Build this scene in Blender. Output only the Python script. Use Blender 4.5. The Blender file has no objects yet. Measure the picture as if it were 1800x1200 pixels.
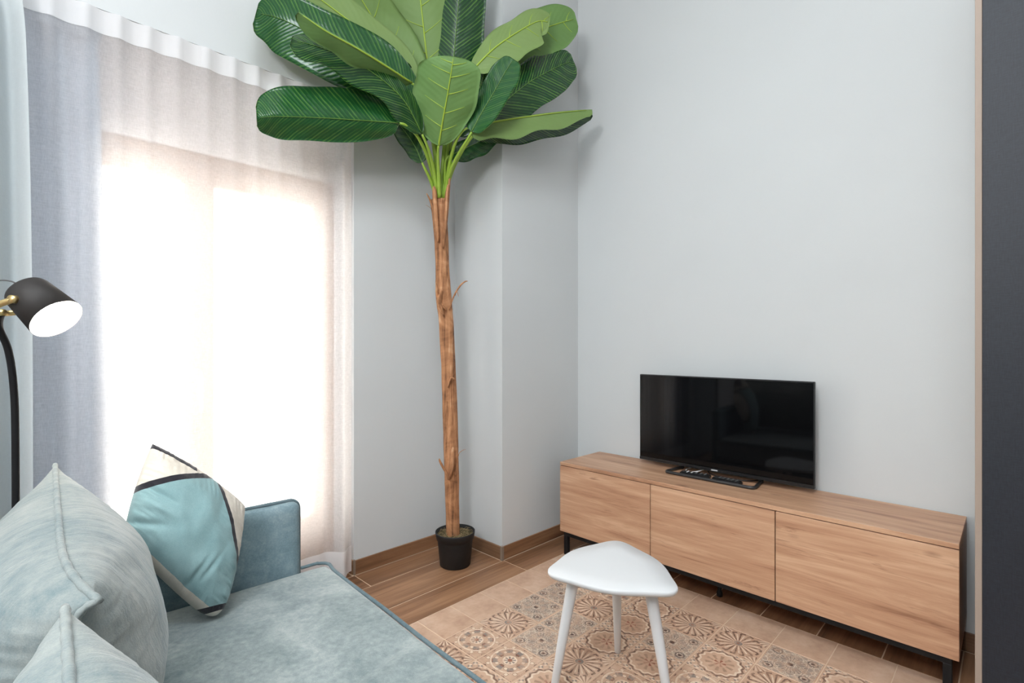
import bpy, bmesh, math, random
from mathutils import Vector, Matrix, noise
random.seed(7)
S = bpy.context.scene
COL = S.collection

# ------------------------------------------------------------------ camera
CH = 1.25                      # camera height
F = 890.0                      # focal length in pixels of the 1800 px frame
HY = 607.0                     # horizon row
E2 = Vector((880.0, 890.0)).normalized()      # (right, forward) of world +X
E1 = Vector((-890.0, 880.0)).normalized()     # (right, forward) of world +Y
cam_d = bpy.data.cameras.new('camera')
cam = bpy.data.objects.new('camera', cam_d)
COL.objects.link(cam)
cam_d.sensor_width = 36.0
cam_d.lens = F / 1800.0 * 36.0
cam_d.shift_y = (HY - 600.0) / 1800.0
cam_d.clip_start = 0.02
cam.location = (0, 0, CH)
cam.rotation_euler = (math.pi / 2, 0, -math.atan2(E2[1], E1[1]))
S.camera = cam

# ------------------------------------------------------------------ light
S.view_settings.view_transform = 'Standard'
S.view_settings.look = 'None'
S.view_settings.gamma = 1.0
S.view_settings.use_curve_mapping = False
S.view_settings.exposure = 0.0
W = bpy.data.worlds.new('sky')
S.world = W
W.use_nodes = True
bg = W.node_tree.nodes['Background']
bg.inputs[0].default_value = (1.0, 0.94, 0.88, 1)
bg.inputs[1].default_value = 10.5

def area(name, loc, size, power, color, rot=(0, 0, 0)):
    l = bpy.data.lights.new(name, 'AREA')
    l.shape = 'SQUARE'; l.size = size; l.energy = power; l.color = color
    o = bpy.data.objects.new(name, l); COL.objects.link(o)
    o.location = loc; o.rotation_euler = rot
    return o
CEIL = 4.2
FILL_LAMPS = [((0.2, 0.3), 44, (0.85, 0.945, 1.0), 'added unseen square ceiling fill light nearest the window'), ((-1.2, -0.5), 36, (0.85, 0.945, 1.0), 'added unseen square ceiling fill light farther from the window')]  # unseen fill lights added to brighten the room, shaped as ceiling fixtures
FILL_GLOBE = Vector((-1.2, 0.25, 2.6))
for (lx, ly), pw, lc, lb in FILL_LAMPS:
    area('ceiling_fill_light', (lx, ly, CEIL - 0.10), 0.9, pw, lc)

gl = bpy.data.lights.new('globe_fill_light', 'POINT'); gl.energy = 450; gl.shadow_soft_size = 0.24; gl.color = (0.97, 0.985, 1.0)  # added frontal fill from an unseen globe behind the camera
glo = bpy.data.objects.new('globe_fill_light', gl); COL.objects.link(glo); glo.location = FILL_GLOBE

def P(u, v, d):
    """world point seen at column u, row v of the photograph at forward distance d"""
    r = (u - 900.0) / F * d
    return Vector((r * E2[0] + d * E2[1], r * E1[0] + d * E1[1], CH - (v - HY) / F * d))

# ------------------------------------------------------------------ helpers
def tag(o, label=None, cat=None, group=None, kind=None):
    if label: o['label'] = label
    if cat: o['category'] = cat
    if group: o['group'] = group
    if kind: o['kind'] = kind
    return o

def empty(name, loc=(0, 0, 0), rz=0.0):
    o = bpy.data.objects.new(name, None)
    COL.objects.link(o)
    o.location = loc; o.rotation_euler = (0, 0, rz)
    o.empty_display_size = 0.1
    return o

def link(name, me, parent=None, mats=None, smooth=False):
    o = bpy.data.objects.new(name, me)
    COL.objects.link(o)
    if mats is not None:
        for m in (mats if isinstance(mats, (list, tuple)) else [mats]):
            me.materials.append(m)
    if smooth:
        me.polygons.foreach_set('use_smooth', [True] * len(me.polygons))
    if parent: o.parent = parent
    return o

def mesh(name, V, Fc, mats=None, parent=None, smooth=False, mi=None, uv=None):
    me = bpy.data.meshes.new(name)
    me.from_pydata([tuple(v) for v in V], [], Fc)
    if uv is not None:
        lay = me.uv_layers.new(name='UVMap')
        for lp in me.loops:
            lay.data[lp.index].uv = uv[lp.vertex_index]
    o = link(name, me, parent, mats, smooth)
    if mi is not None:
        me.polygons.foreach_set('material_index', mi)
    me.update()
    return o

def bm_box(bm, x0, x1, y0, y1, z0, z1):
    vs = [bm.verts.new((x, y, z)) for x in (x0, x1) for y in (y0, y1) for z in (z0, z1)]
    for f in ((0, 1, 3, 2), (4, 6, 7, 5), (0, 4, 5, 1), (2, 3, 7, 6), (0, 2, 6, 4), (1, 5, 7, 3)):
        bm.faces.new([vs[i] for i in f])

def boxes(name, L, mat, parent=None, bevel=0.0, seg=2, smooth=False):
    bm = bmesh.new()
    for b in L: bm_box(bm, *b)
    if bevel > 0:
        bmesh.ops.bevel(bm, geom=bm.edges[:], offset=bevel, segments=seg, affect='EDGES', clamp_overlap=True)
    bmesh.ops.recalc_face_normals(bm, faces=bm.faces[:])
    me = bpy.data.meshes.new(name); bm.to_mesh(me); bm.free()
    return link(name, me, parent, mat, smooth)

def catmull(pts, n):
    pts = [Vector(p) for p in pts]
    if len(pts) == 2:
        return [pts[0].lerp(pts[1], i / n) for i in range(n + 1)]
    out = []
    k = len(pts) - 1
    for i in range(n + 1):
        t = i / n * k
        j = min(int(t), k - 1); f = t - j
        p1, p2 = pts[j], pts[j + 1]
        p0 = pts[j - 1] if j > 0 else p1 * 2 - p2
        p3 = pts[j + 2] if j + 2 <= k else p2 * 2 - p1
        out.append(0.5 * ((2 * p1) + (p2 - p0) * f + (2 * p0 - 5 * p1 + 4 * p2 - p3) * f * f + (3 * p1 - p0 - 3 * p2 + p3) * f ** 3))
    return out

def tube_data(path, rad, seg=8, V=None, Fc=None, flat=1.0, closed=False):
    V = [] if V is None else V
    Fc = [] if Fc is None else Fc
    n = len(path)
    b0 = len(V)
    nrm = None
    for i, p in enumerate(path):
        if closed:
            t = path[(i + 1) % n] - path[i - 1]
        else:
            t = path[min(i + 1, n - 1)] - path[max(i - 1, 0)]
        t = t.normalized()
        if nrm is None:
            nrm = t.orthogonal().normalized()
        nrm = (nrm - t * nrm.dot(t)).normalized()
        bn = t.cross(nrm)
        r = rad[i] if isinstance(rad, (list, tuple)) else rad
        for k in range(seg):
            a = 2 * math.pi * k / seg
            V.append(p + nrm * (math.cos(a) * r) + bn * (math.sin(a) * r * flat))
    m = n if closed else n - 1
    for i in range(m):
        for k in range(seg):
            a = b0 + i * seg + k; b = b0 + i * seg + (k + 1) % seg
            c = b0 + ((i + 1) % n) * seg + (k + 1) % seg; d = b0 + ((i + 1) % n) * seg + k
            Fc.append((a, b, c, d))
    if not closed:
        Fc.append(tuple(b0 + k for k in reversed(range(seg))))
        Fc.append(tuple(b0 + (n - 1) * seg + k for k in range(seg)))
    return V, Fc

def tube(name, path, rad, mat, parent=None, seg=10, flat=1.0, closed=False):
    V, Fc = tube_data([Vector(p) for p in path], rad, seg, flat=flat, closed=closed)
    return mesh(name, V, Fc, mat, parent, True)

def lathe(name, prof, mat, parent=None, seg=40, mtx=None, smooth=True, mi=None):
    V, Fc, M = [], [], []
    n = len(prof)
    for (r, z) in prof:
        for k in range(seg):
            a = 2 * math.pi * k / seg
            v = Vector((r * math.cos(a), r * math.sin(a), z))
            V.append(mtx @ v if mtx else v)
    for i in range(n - 1):
        for k in range(seg):
            Fc.append((i * seg + k, i * seg + (k + 1) % seg, (i + 1) * seg + (k + 1) % seg, (i + 1) * seg + k))
    o = mesh(name, V, Fc, mat, parent, smooth)
    return o

def rbox(name, x0, x1, y0, y1, z0, z1, r, nx, ny, nz, mat, parent=None, disp=None):
    """finely divided box with rounded edges; disp(p, normal) -> new point"""
    key, V, Fc = {}, [], []
    c = Vector(((x0 + x1) / 2, (y0 + y1) / 2, (z0 + z1) / 2)); hs = Vector(((x1 - x0) / 2, (y1 - y0) / 2, (z1 - z0) / 2))
    N = (nx, ny, nz)
    def vid(ijk):
        if ijk in key: return key[ijk]
        p = Vector([(-1 + 2 * ijk[a] / N[a]) * hs[a] for a in range(3)])
        q = Vector([max(-hs[a] + r, min(hs[a] - r, p[a])) for a in range(3)])
        dlt = p - q
        nn = dlt.normalized() if dlt.length > 1e-7 else Vector((0, 0, 0))
        # pull cube corners to sphere, keeping faces flat
        p2 = q + nn * min(r, r) if dlt.length > 1e-7 else p
        if dlt.length > 1e-7 and sum(abs(d) > 1e-6 for d in dlt) == 1: p2 = p
        w = c + p2
        if disp: w = disp(w, nn, Vector([p[a] / hs[a] for a in range(3)]))
        key[ijk] = len(V); V.append(w)
        return key[ijk]
    for ax in range(3):
        a, b = (ax + 1) % 3, (ax + 2) % 3
        for side in (0, N[ax]):
            for i in range(N[a]):
                for j in range(N[b]):
                    q = []
                    for (di, dj) in ((0, 0), (1, 0), (1, 1), (0, 1)):
                        t = [0, 0, 0]; t[ax] = side; t[a] = i + di; t[b] = j + dj
                        q.append(vid(tuple(t)))
                    if side == 0: q.reverse()
                    Fc.append(tuple(q))
    return mesh(name, V, Fc, mat, parent, True)

# ------------------------------------------------------------------ material helpers
class X:
    """tiny expression wrapper around Math nodes"""
    def __init__(s, nt, sock): s.nt = nt; s.s = sock
    def op(s, o, *a):
        n = s.nt.nodes.new('ShaderNodeMath'); n.operation = o
        for i, v in enumerate((s,) + a):
            if isinstance(v, X): s.nt.links.new(v.s, n.inputs[i])
            else: n.inputs[i].default_value = v
        return X(s.nt, n.outputs[0])
    def __add__(s, o): return s.op('ADD', o)
    def __sub__(s, o): return s.op('SUBTRACT', o)
    def __mul__(s, o): return s.op('MULTIPLY', o)
    def __truediv__(s, o): return s.op('DIVIDE', o)
    def gt(s, o): return s.op('GREATER_THAN', o)
    def lt(s, o): return s.op('LESS_THAN', o)
    def abs(s): return s.op('ABSOLUTE')
    def sin(s): return s.op('SINE')
    def cos(s): return s.op('COSINE')
    def fract(s): return s.op('FRACT')
    def max(s, o): return s.op('MAXIMUM', o)
    def min(s, o): return s.op('MINIMUM', o)
    def inv(s): return (s * -1.0) + 1.0
    def near(s, c, w): return (s - c).abs().lt(w)

class Mat:
    def __init__(s, name, rough=0.5, color=(0.8, 0.8, 0.8), **kw):
        s.m = bpy.data.materials.new(name); s.m.use_nodes = True
        s.nt = s.m.node_tree; s.b = s.nt.nodes['Principled BSDF']
        s.b.inputs['Base Color'].default_value = (*color, 1)
        s.b.inputs['Roughness'].default_value = rough
        for k, v in kw.items():
            s.b.inputs[k.replace('_', ' ')].default_value = v
    def node(s, t, **kw):
        n = s.nt.nodes.new(t)
        for k, v in kw.items(): setattr(n, k, v)
        return n
    def lk(s, a, b): s.nt.links.new(a.s if isinstance(a, X) else a, b)
    def coord(s, kind='Object', scale=(1, 1, 1), rnd=0.0, loc=(0, 0, 0)):
        tc = s.node('ShaderNodeTexCoord'); mp = s.node('ShaderNodeMapping')
        mp.inputs['Scale'].default_value = scale; mp.inputs['Location'].default_value = loc
        s.lk(tc.outputs[kind], mp.inputs[0])
        out = mp.outputs[0]
        if rnd:
            oi = s.node('ShaderNodeObjectInfo'); vm = s.node('ShaderNodeVectorMath', operation='SCALE')
            cb = s.node('ShaderNodeCombineXYZ')
            for i in range(3): s.lk(oi.outputs['Random'], cb.inputs[i])
            s.lk(cb.outputs[0], vm.inputs[0]); vm.inputs['Scale'].default_value = rnd
            ad = s.node('ShaderNodeVectorMath', operation='ADD')
            s.lk(out, ad.inputs[0]); s.lk(vm.outputs[0], ad.inputs[1]); out = ad.outputs[0]
        return out
    def noise(s, vec, scale=5, detail=4, rough=0.5, dist=0.0):
        n = s.node('ShaderNodeTexNoise')
        n.inputs['Scale'].default_value = scale; n.inputs['Detail'].default_value = detail
        n.inputs['Roughness'].default_value = rough; n.inputs['Distortion'].default_value = dist
        s.lk(vec, n.inputs['Vector'])
        return X(s.nt, n.outputs['Fac'])
    def ramp(s, fac, stops):
        n = s.node('ShaderNodeValToRGB')
        cr = n.color_ramp
        while len(cr.elements) < len(stops): cr.elements.new(0.5)
        for e, (p, c) in zip(cr.elements, stops):
            e.position = p; e.color = (*c, 1)
        s.lk(fac, n.inputs[0])
        return n.outputs[0]
    def mix(s, fac, a, b):
        n = s.node('ShaderNodeMix', data_type='RGBA')
        for v, i in ((a, 6), (b, 7)):
            if isinstance(v, tuple): n.inputs[i].default_value = (*v, 1)
            else: s.lk(v, n.inputs[i])
        if isinstance(fac, (int, float)): n.inputs[0].default_value = fac
        else: s.lk(fac, n.inputs[0])
        return n.outputs[2]
    def color(s, sock): s.lk(sock, s.b.inputs['Base Color'])
    def bump(s, h, strength=0.3, dist=0.01):
        n = s.node('ShaderNodeBump'); n.inputs['Strength'].default_value = strength; n.inputs['Distance'].default_value = dist
        s.lk(h, n.inputs['Height']); s.lk(n.outputs[0], s.b.inputs['Normal'])
    def sep(s, vec):
        n = s.node('ShaderNodeSeparateXYZ'); s.lk(vec, n.inputs[0])
        return [X(s.nt, n.outputs[i]) for i in range(3)]

def srgb(r, g, b):
    f = lambda c: (c / 255 / 12.92) if c / 255 <= 0.04045 else ((c / 255 + 0.055) / 1.055) ** 2.4
    return (f(r), f(g), f(b))

# walls and ceiling
def plaster(name, c):
    a = Mat(name, 0.75, c, Specular_IOR_Level=0.3)
    v = a.coord('Object')
    n = a.noise(v, 2.2, 2)
    a.color(a.mix(n, tuple(x * 0.97 for x in c), tuple(min(1, x * 1.03) for x in c)))
    a.bump(a.noise(v, 260, 3), 0.12, 0.002)
    return a.m
M_WALL = plaster('wall_paint', (0.62, 0.64, 0.645))
M_CEIL = plaster('ceiling_paint', (0.80, 0.81, 0.81))

def wood(name, dark, mid, light, axis, sc=1.0, rough=0.45, rnd=7.0, knots=True, bump=0.15):
    """long grain along axis 0 (x), 1 (y)"""
    a = Mat(name, rough)
    st = [14.0 * sc, 14.0 * sc, 14.0 * sc]; st[axis] = 0.9 * sc
    v = a.coord('Object', tuple(st), rnd)
    g1 = a.noise(v, 1.0, 6, 0.62, 0.9)
    st2 = [90.0 * sc] * 3; st2[axis] = 2.2 * sc
    g2 = a.noise(a.coord('Object', tuple(st2), rnd), 1.0, 3, 0.6, 0.2)
    st3 = [3.2 * sc] * 3; st3[axis] = 0.5 * sc
    g3 = a.noise(a.coord('Object', tuple(st3), rnd), 1.0, 2, 0.5, 0.4)
    f = g1 * 0.55 + g2 * 0.22 + g3 * 0.23
    col = a.ramp(f, [(0.33, dark), (0.5, mid), (0.66, light)])
    if knots:
        vo = a.node('ShaderNodeTexVoronoi'); vo.inputs['Scale'].default_value = 1.0
        st4 = [7.5 * sc] * 3; st4[axis] = 2.6 * sc
        a.lk(a.coord('Object', tuple(st4), rnd), vo.inputs['Vector'])
        k = X(a.nt, vo.outputs['Distance'])
        km = a.ramp(k, [(0.03, (1, 1, 1)), (0.13, (0, 0, 0))])
        rn = X(a.nt, a.node('ShaderNodeSeparateColor').outputs[0])
        a.lk(vo.outputs['Color'], rn.s.node.inputs[0])
        kk = rn.gt(0.62)
        sepk = a.node('ShaderNodeSeparateColor'); a.lk(km, sepk.inputs[0])
        col = a.mix(kk * X(a.nt, sepk.outputs[0]) * 0.7, col, tuple(c * 0.45 for c in dark))
    a.color(col)
    a.bump(g2 * 0.6 + g1 * 0.4, bump, 0.003)
    return a.m
def oak(name, axis):
    a = Mat(name, 0.42)
    def co(t, l):
        v = [t] * 3; v[axis] = l
        return a.coord('Object', tuple(v), 9.0)
    broad = a.noise(co(5.0, .8), 1, 3, .5, .5)
    g = a.noise(co(16.0, 1.1), 1, 6, .7, 1.6)
    fine = a.noise(co(150.0, 5.0), 1, 3, .6)
    # cathedral figure: bands of a distorted field
    fig = (a.noise(co(7.0, .55), 1, 2, .5, 1.2) * 16.0).sin() * .5 + .5
    f = broad * .34 + g * .42 + fine * .16 + fig * .08
    col = a.ramp(f, [(.38, srgb(152, 108, 82)), (.46, srgb(184, 140, 110)), (.54, srgb(198, 156, 125)), (.63, srgb(214, 175, 143))])
    dark = a.ramp(a.noise(co(26.0, 1.6), 1, 4, .7, 2.4), [(.60, (0, 0, 0)), (.70, (1, 1, 1))])
    ds = a.node('ShaderNodeSeparateColor'); a.lk(dark, ds.inputs[0])
    col = a.mix(X(a.nt, ds.outputs[0]) * .55, col, srgb(128, 84, 60))
    vo = a.node('ShaderNodeTexVoronoi'); vo.inputs['Scale'].default_value = 1.0
    a.lk(co(7.5, 3.0), vo.inputs['Vector'])
    km = a.ramp(vo.outputs['Distance'], [(.03, (1, 1, 1)), (.13, (0, 0, 0))])
    k1 = a.node('ShaderNodeSeparateColor'); a.lk(km, k1.inputs[0]); k2 = a.node('ShaderNodeSeparateColor'); a.lk(vo.outputs['Color'], k2.inputs[0])
    col = a.mix(X(a.nt, k1.outputs[0]) * X(a.nt, k2.outputs[0]).gt(.5) * .8, col, srgb(96, 58, 38))
    a.color(col); a.bump(fine * .6 + g * .4, .12, .003)
    return a.m
M_PLANK = wood('wood_look_plank', (0.11, 0.050, 0.024), (0.26, 0.128, 0.064), (0.42, 0.23, 0.125), 0, 1.0, 0.42, 11.0)
M_PLANKY = wood('wood_look_skirting', (0.095, 0.046, 0.024), (0.205, 0.108, 0.058), (0.32, 0.185, 0.105), 1, 1.0, 0.45, 11.0)
M_OAK = oak('console_oak', 1)
M_OAKX = wood('console_oak_side', (0.22, 0.115, 0.056), (0.36, 0.20, 0.105), (0.46, 0.28, 0.155), 2, 1.0, 0.45, 9.0, False)
M_GROUT = Mat('grout', 0.9, srgb(220, 196, 170)).m

# beige and printed floor tiles
def tile_base(a):
    v = a.coord('Object', (1, 1, 1), 5.0)
    n1 = a.noise(v, 9, 4, 0.6); n2 = a.noise(v, 45, 3, 0.6)
    c = a.ramp(n1 * 0.75 + n2 * 0.25, [(0.34, srgb(184, 148, 124)), (0.52, srgb(202, 168, 143)), (0.68, srgb(213, 183, 160))])
    return c, n1, n2
def plain_tile():
    a = Mat('beige_tile', 0.5); c, n1, n2 = tile_base(a); a.color(c)
    a.bump(n2, 0.06, 0.002)
    return a.m
M_TILE = plain_tile()

def printed_tile(name, kind):
    a = Mat(name, 0.5)
    base, n1, n2 = tile_base(a)
    x, y, _ = a.sep(a.coord('Object', (5.2, 5.0, 1)))        # -0.5 .. 0.5 over one tile
    r = (x * x + y * y).op('SQRT'); th = y.op('ARCTAN2', x)
    brown, grey, cream, rust, taupe = srgb(104, 76, 64), srgb(132, 122, 116), srgb(228, 208, 186), srgb(140, 78, 58), srgb(160, 130, 108)
    inner = x.abs().max(y.abs()).lt(0.47)
    col = base
    if kind == 0:        # radiating petals around a dark heart, quarter flowers in the corners
        pet = (th * 8.0).sin().abs()
        m1 = pet.lt(0.38) * r.near(0.25, 0.13); col = a.mix(m1, col, cream)
        m2 = ((th * 8.0).cos().abs()).lt(0.42 ) * r.near(0.27, 0.16); col = a.mix(m2, col, brown)
        col = a.mix(r.near(0.44, 0.022) * (th * 16.0).sin().gt(-0.2), col, brown)
        col = a.mix(r.lt(0.085), col, grey); col = a.mix(r.lt(0.03), col, rust)
        xc = x.abs() - 0.5; yc = y.abs() - 0.5
        rc = (xc * xc + yc * yc).op('SQRT'); tc = yc.op('ARCTAN2', xc)
        col = a.mix(((tc * 8.0).sin().abs()).lt(0.5) * rc.near(0.15, 0.09), col, cream)
        col = a.mix(((tc * 8.0).cos().abs()).lt(0.35) * rc.near(0.16, 0.1), col, brown)
    elif kind == 1:      # eight-pointed stars and lozenges, like a zellige mosaic
        ax, ay = x.abs(), y.abs()
        p = ((x + y) * 4.0).fract() - 0.5; q = ((x - y) * 4.0).fract() - 0.5
        loz = (p.abs() + q.abs())
        col = a.mix(loz.lt(0.36), col, taupe)
        col = a.mix(loz.lt(0.26), col, cream)
        px = ((x + 0.125) * 4.0).fract() - 0.5; py = ((y + 0.125) * 4.0).fract() - 0.5
        star = px.abs().max(py.abs()).min((px.abs() + py.abs()) * 0.72)
        col = a.mix(star.lt(0.2), col, brown); col = a.mix(star.lt(0.11), col, rust)
        col = a.mix(r.near(0.3, 0.05) * (th * 8.0).cos().gt(-0.1), col, grey)
        col = a.mix(r.near(0.39, 0.018), col, cream)
        col = a.mix(r.lt(0.15), col, cream); col = a.mix(r.lt(0.12) * (th * 8.0).cos().gt(0.0), col, grey)
        col = a.mix(r.lt(0.05), col, rust)
    elif kind == 2:      # fine grey lattice with dark dots
        vo = a.node('ShaderNodeTexVoronoi', feature='DISTANCE_TO_EDGE'); vo.inputs['Scale'].default_value = 11.0
        ax = x.abs(); ay = y.abs()
        cb = a.node('ShaderNodeCombineXYZ'); a.lk(ax.max(ay), cb.inputs[0]); a.lk(ax.min(ay), cb.inputs[1])
        a.lk(cb.outputs[0], vo.inputs['Vector'])
        e = X(a.nt, vo.outputs['Distance'])
        col = a.mix(e.gt(0.05), srgb(216, 200, 180), srgb(160, 144, 132))
        col = a.mix((th * 12.0).sin().abs().lt(0.3) * r.near(0.2, 0.1), col, srgb(96, 84, 80))
        col = a.mix(r.lt(0.05), col, srgb(70, 44, 40))
        xc = ax - 0.32; yc = ay - 0.32
        rc = (xc * xc + yc * yc).op('SQRT')
        col = a.mix(rc.lt(0.04), col, srgb(78, 52, 48)); col = a.mix(rc.near(0.085, 0.014), col, srgb(96, 84, 80))
    else:                # scalloped medallion with a rust rosette and pale corner checks
        w = r + (th * 14.0).cos() * 0.018
        col = a.mix(w.near(0.42, 0.022), col, brown); col = a.mix(w.near(0.37, 0.022), col, cream)
        col = a.mix((th * 10.0).sin().gt(0.2) * r.near(0.2, 0.07), col, taupe)
        col = a.mix((th * 5.0).cos().gt(0.25) * r.lt(0.12), col, rust)
        chk = ((x * 7.0).fract() - 0.5) * ((y * 7.0).fract() - 0.5)
        col = a.mix(chk.gt(0.03) * r.gt(0.46), col, cream)
        col = a.mix(chk.lt(-0.06) * r.gt(0.46), col, grey)
    # the print is worn: patches of the bare tile come through
    v = a.coord('Object', (1, 1, 1), 9.0)
    wear = a.noise(v, 38, 4, 0.7)
    keep = a.ramp(wear, [(0.38, (0.35, 0.35, 0.35)), (0.56, (0.95, 0.95, 0.95))])
    ks = a.node('ShaderNodeSeparateColor'); a.lk(keep, ks.inputs[0])
    col = a.mix(X(a.nt, ks.outputs[0]) * inner, base, col)
    a.color(col); a.bump(n2, 0.06, 0.002)
    return a.m
M_PRINT = [printed_tile('printed_tile_%s' % n, i) for i, n in enumerate(('petals', 'stars', 'lattice', 'medallion'))]

def plain(name, c, rough=0.5, **kw): return Mat(name, rough, c, **kw).m
M_BLACK = plain('black_metal', (0.007, 0.007, 0.008), 0.55, Specular_IOR_Level=0.3)
M_WHITE = plain('white_lacquer', (0.70, 0.705, 0.715), 0.35)
M_GAP = plain('dark_gap', (0.05, 0.03, 0.02), 0.9)
M_BRASS = plain('brass', (0.80, 0.60, 0.28), 0.38, Metallic=1.0)
M_FRAME = plain('tan_window_frame', srgb(150, 102, 56), 0.5)
M_BEIGE = plain('beige_board_edge', srgb(160, 143, 130), 0.6)

def navy():
    a = Mat('dark_navy_laminate', 0.55)
    v = a.coord('Object')
    t = a.noise(a.coord('Object', (1, 260, 40)), 1, 3, 0.6); t2 = a.noise(a.coord('Object', (1, 40, 320)), 1, 3, 0.6)
    f = t * 0.5 + t2 * 0.5
    a.color(a.ramp(f, [(0.35, (0.008, 0.010, 0.016)), (0.65, (0.016, 0.020, 0.030))]))
    a.bump(f, 0.25, 0.002)
    return a.m
M_NAVY = navy()

def velvet(name, c0, c1, c2, sheen=0.55, scale=1.0, crinkle=False):
    a = Mat(name, 0.85, Specular_IOR_Level=0.15, Sheen_Weight=sheen, Sheen_Roughness=0.35)
    a.b.inputs['Sheen Tint'].default_value = (0.97, 0.99, 1.0, 1)
    v = a.coord('Object')
    n1 = a.noise(v, 5 * scale, 5, 0.65, 0.6); n2 = a.noise(v, 55 * scale, 4, 0.7); n3 = a.noise(v, 420, 2)
    a.color(a.ramp(n1 * 0.5 + n2 * 0.36 + n3 * 0.14, [(0.36, c0), (0.5, c1), (0.64, c2)]))
    if crinkle:
        cr = a.noise(a.coord('Object', (5, 60, 8)), 1.0, 3, .6, .1)
        a.bump(n3 * .15 + n2 * .15 + cr * .7, .42, .009)
    else:
        a.bump(n3 * 0.6 + n2 * 0.4, 0.35, 0.003)
    return a.m
M_VELVET = velvet('pale_teal_velvet', (0.18, 0.225, 0.23), (0.29, 0.335, 0.335), (0.43, 0.465, 0.455), 0.45)
M_VELVET_ARM = velvet('teal_velvet_arm', (0.145, 0.215, 0.245), (0.21, 0.295, 0.33), (0.30, 0.385, 0.415), 0.2, 3.0)
M_VELVET_BACK = velvet('pale_velvet_cushion', (0.165, 0.215, 0.225), (0.275, 0.305, 0.298), (0.375, 0.388, 0.365), 0.35, 0.55, True)
M_PIPING = velvet('dark_teal_piping', (0.09, 0.135, 0.155), (0.13, 0.18, 0.20), (0.17, 0.22, 0.24), 0.2)

def sheer(name, tr, col, transl):
    m = bpy.data.materials.new(name); m.use_nodes = True
    nt = m.node_tree; nt.nodes.clear()
    out = nt.nodes.new('ShaderNodeOutputMaterial')
    t = nt.nodes.new('ShaderNodeBsdfTransparent'); t.inputs[0].default_value = (1, 1, 1, 1)
    d = nt.nodes.new('ShaderNodeBsdfDiffuse'); d.inputs[0].default_value = (*col, 1)
    l = nt.nodes.new('ShaderNodeBsdfTranslucent'); l.inputs[0].default_value = (*col, 1)
    a = nt.nodes.new('ShaderNodeMixShader'); a.inputs[0].default_value = transl
    b = nt.nodes.new('ShaderNodeMixShader')
    tc = nt.nodes.new('ShaderNodeTexCoord'); mp = nt.nodes.new('ShaderNodeMapping'); mp.inputs['Scale'].default_value = (500, 60, 60)
    n1 = nt.nodes.new('ShaderNodeTexNoise'); n1.inputs['Scale'].default_value = 1.0
    mp2 = nt.nodes.new('ShaderNodeMapping'); mp2.inputs['Scale'].default_value = (40, 40, 420)
    n2 = nt.nodes.new('ShaderNodeTexNoise'); n2.inputs['Scale'].default_value = 1.0
    nt.links.new(tc.outputs['Object'], mp.inputs[0]); nt.links.new(mp.outputs[0], n1.inputs['Vector'])
    nt.links.new(tc.outputs['Object'], mp2.inputs[0]); nt.links.new(mp2.outputs[0], n2.inputs['Vector'])
    ad = nt.nodes.new('ShaderNodeMath'); ad.operation = 'ADD'
    nt.links.new(n1.outputs['Fac'], ad.inputs[0]); nt.links.new(n2.outputs['Fac'], ad.inputs[1])
    mr = nt.nodes.new('ShaderNodeMapRange'); mr.inputs['From Min'].default_value = 0.6; mr.inputs['From Max'].default_value = 1.4
    mr.inputs['To Min'].default_value = tr * 0.8; mr.inputs['To Max'].default_value = tr * 1.2
    nt.links.new(ad.outputs[0], mr.inputs['Value'])
    nt.links.new(d.outputs[0], a.inputs[1]); nt.links.new(l.outputs[0], a.inputs[2])
    nt.links.new(mr.outputs[0], b.inputs[0])
    nt.links.new(a.outputs[0], b.inputs[1]); nt.links.new(t.outputs[0], b.inputs[2])
    nt.links.new(b.outputs[0], out.inputs[0])
    return m
M_SHEER = sheer('white_sheer', 0.42, (0.90, 0.87, 0.87), 0.55)
M_SHEER_TAPE = sheer('white_sheer_doubled', 0.06, (0.90, 0.90, 0.91), 0.4)
M_DRAPE = sheer('grey_drape_cloth', 0.0, (0.42, 0.50, 0.60), 0.03)

def glass():
    m = bpy.data.materials.new('window_glass'); m.use_nodes = True
    nt = m.node_tree; nt.nodes.clear()
    out = nt.nodes.new('ShaderNodeOutputMaterial')
    t = nt.nodes.new('ShaderNodeBsdfTransparent'); t.inputs[0].default_value = (0.97, 0.98, 0.97, 1)
    g = nt.nodes.new('ShaderNodeBsdfGlossy'); g.inputs['Roughness'].default_value = 0.02
    fr = nt.nodes.new('ShaderNodeFresnel'); fr.inputs[0].default_value = 1.45
    x = nt.nodes.new('ShaderNodeMixShader')
    nt.links.new(fr.outputs[0], x.inputs[0]); nt.links.new(t.outputs[0], x.inputs[1]); nt.links.new(g.outputs[0], x.inputs[2])
    nt.links.new(x.outputs[0], out.inputs[0])
    return m
M_GLASS = glass()

# ------------------------------------------------------------------ room
WY, WX = 2.555, 2.785          # window wall and television wall
PX, PY = 2.06, 2.118           # pillar in the corner
JX = 1.357                     # right jamb of the window recess
LZ = 2.575                     # underside of the lintel
BX, BY = -2.3, -3.2            # walls behind the camera
RX = -0.75                     # left end of the recess
RB = 2.76                      # back of the recess
WIN = (0.0, 1.346, 0.0, 2.170)
def struct(o): return tag(o, kind='structure')
st = struct(boxes('wall_left', [
    (JX, WX + .2, WY, 3.05, 0, CEIL), (BX - .2, RX, WY, 3.05, 0, CEIL), (RX, JX, WY, 3.05, LZ, CEIL),
    ], M_WALL))
rc_ = struct(boxes('wall_recess', [(RX, WIN[0], RB, 3.05, 0, LZ), (WIN[0], JX, RB, 3.05, WIN[3], LZ), (WIN[1], JX, RB, 3.05, 0, WIN[3])], plaster('recess_painted_glow', (0.86, 0.80, 0.77))))  # wall colour raised to a pale warm pink to stand in for window glow
tag(rc_, 'back of the window recess around the glazed door, tinted pale to imitate window glow', 'wall')
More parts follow.
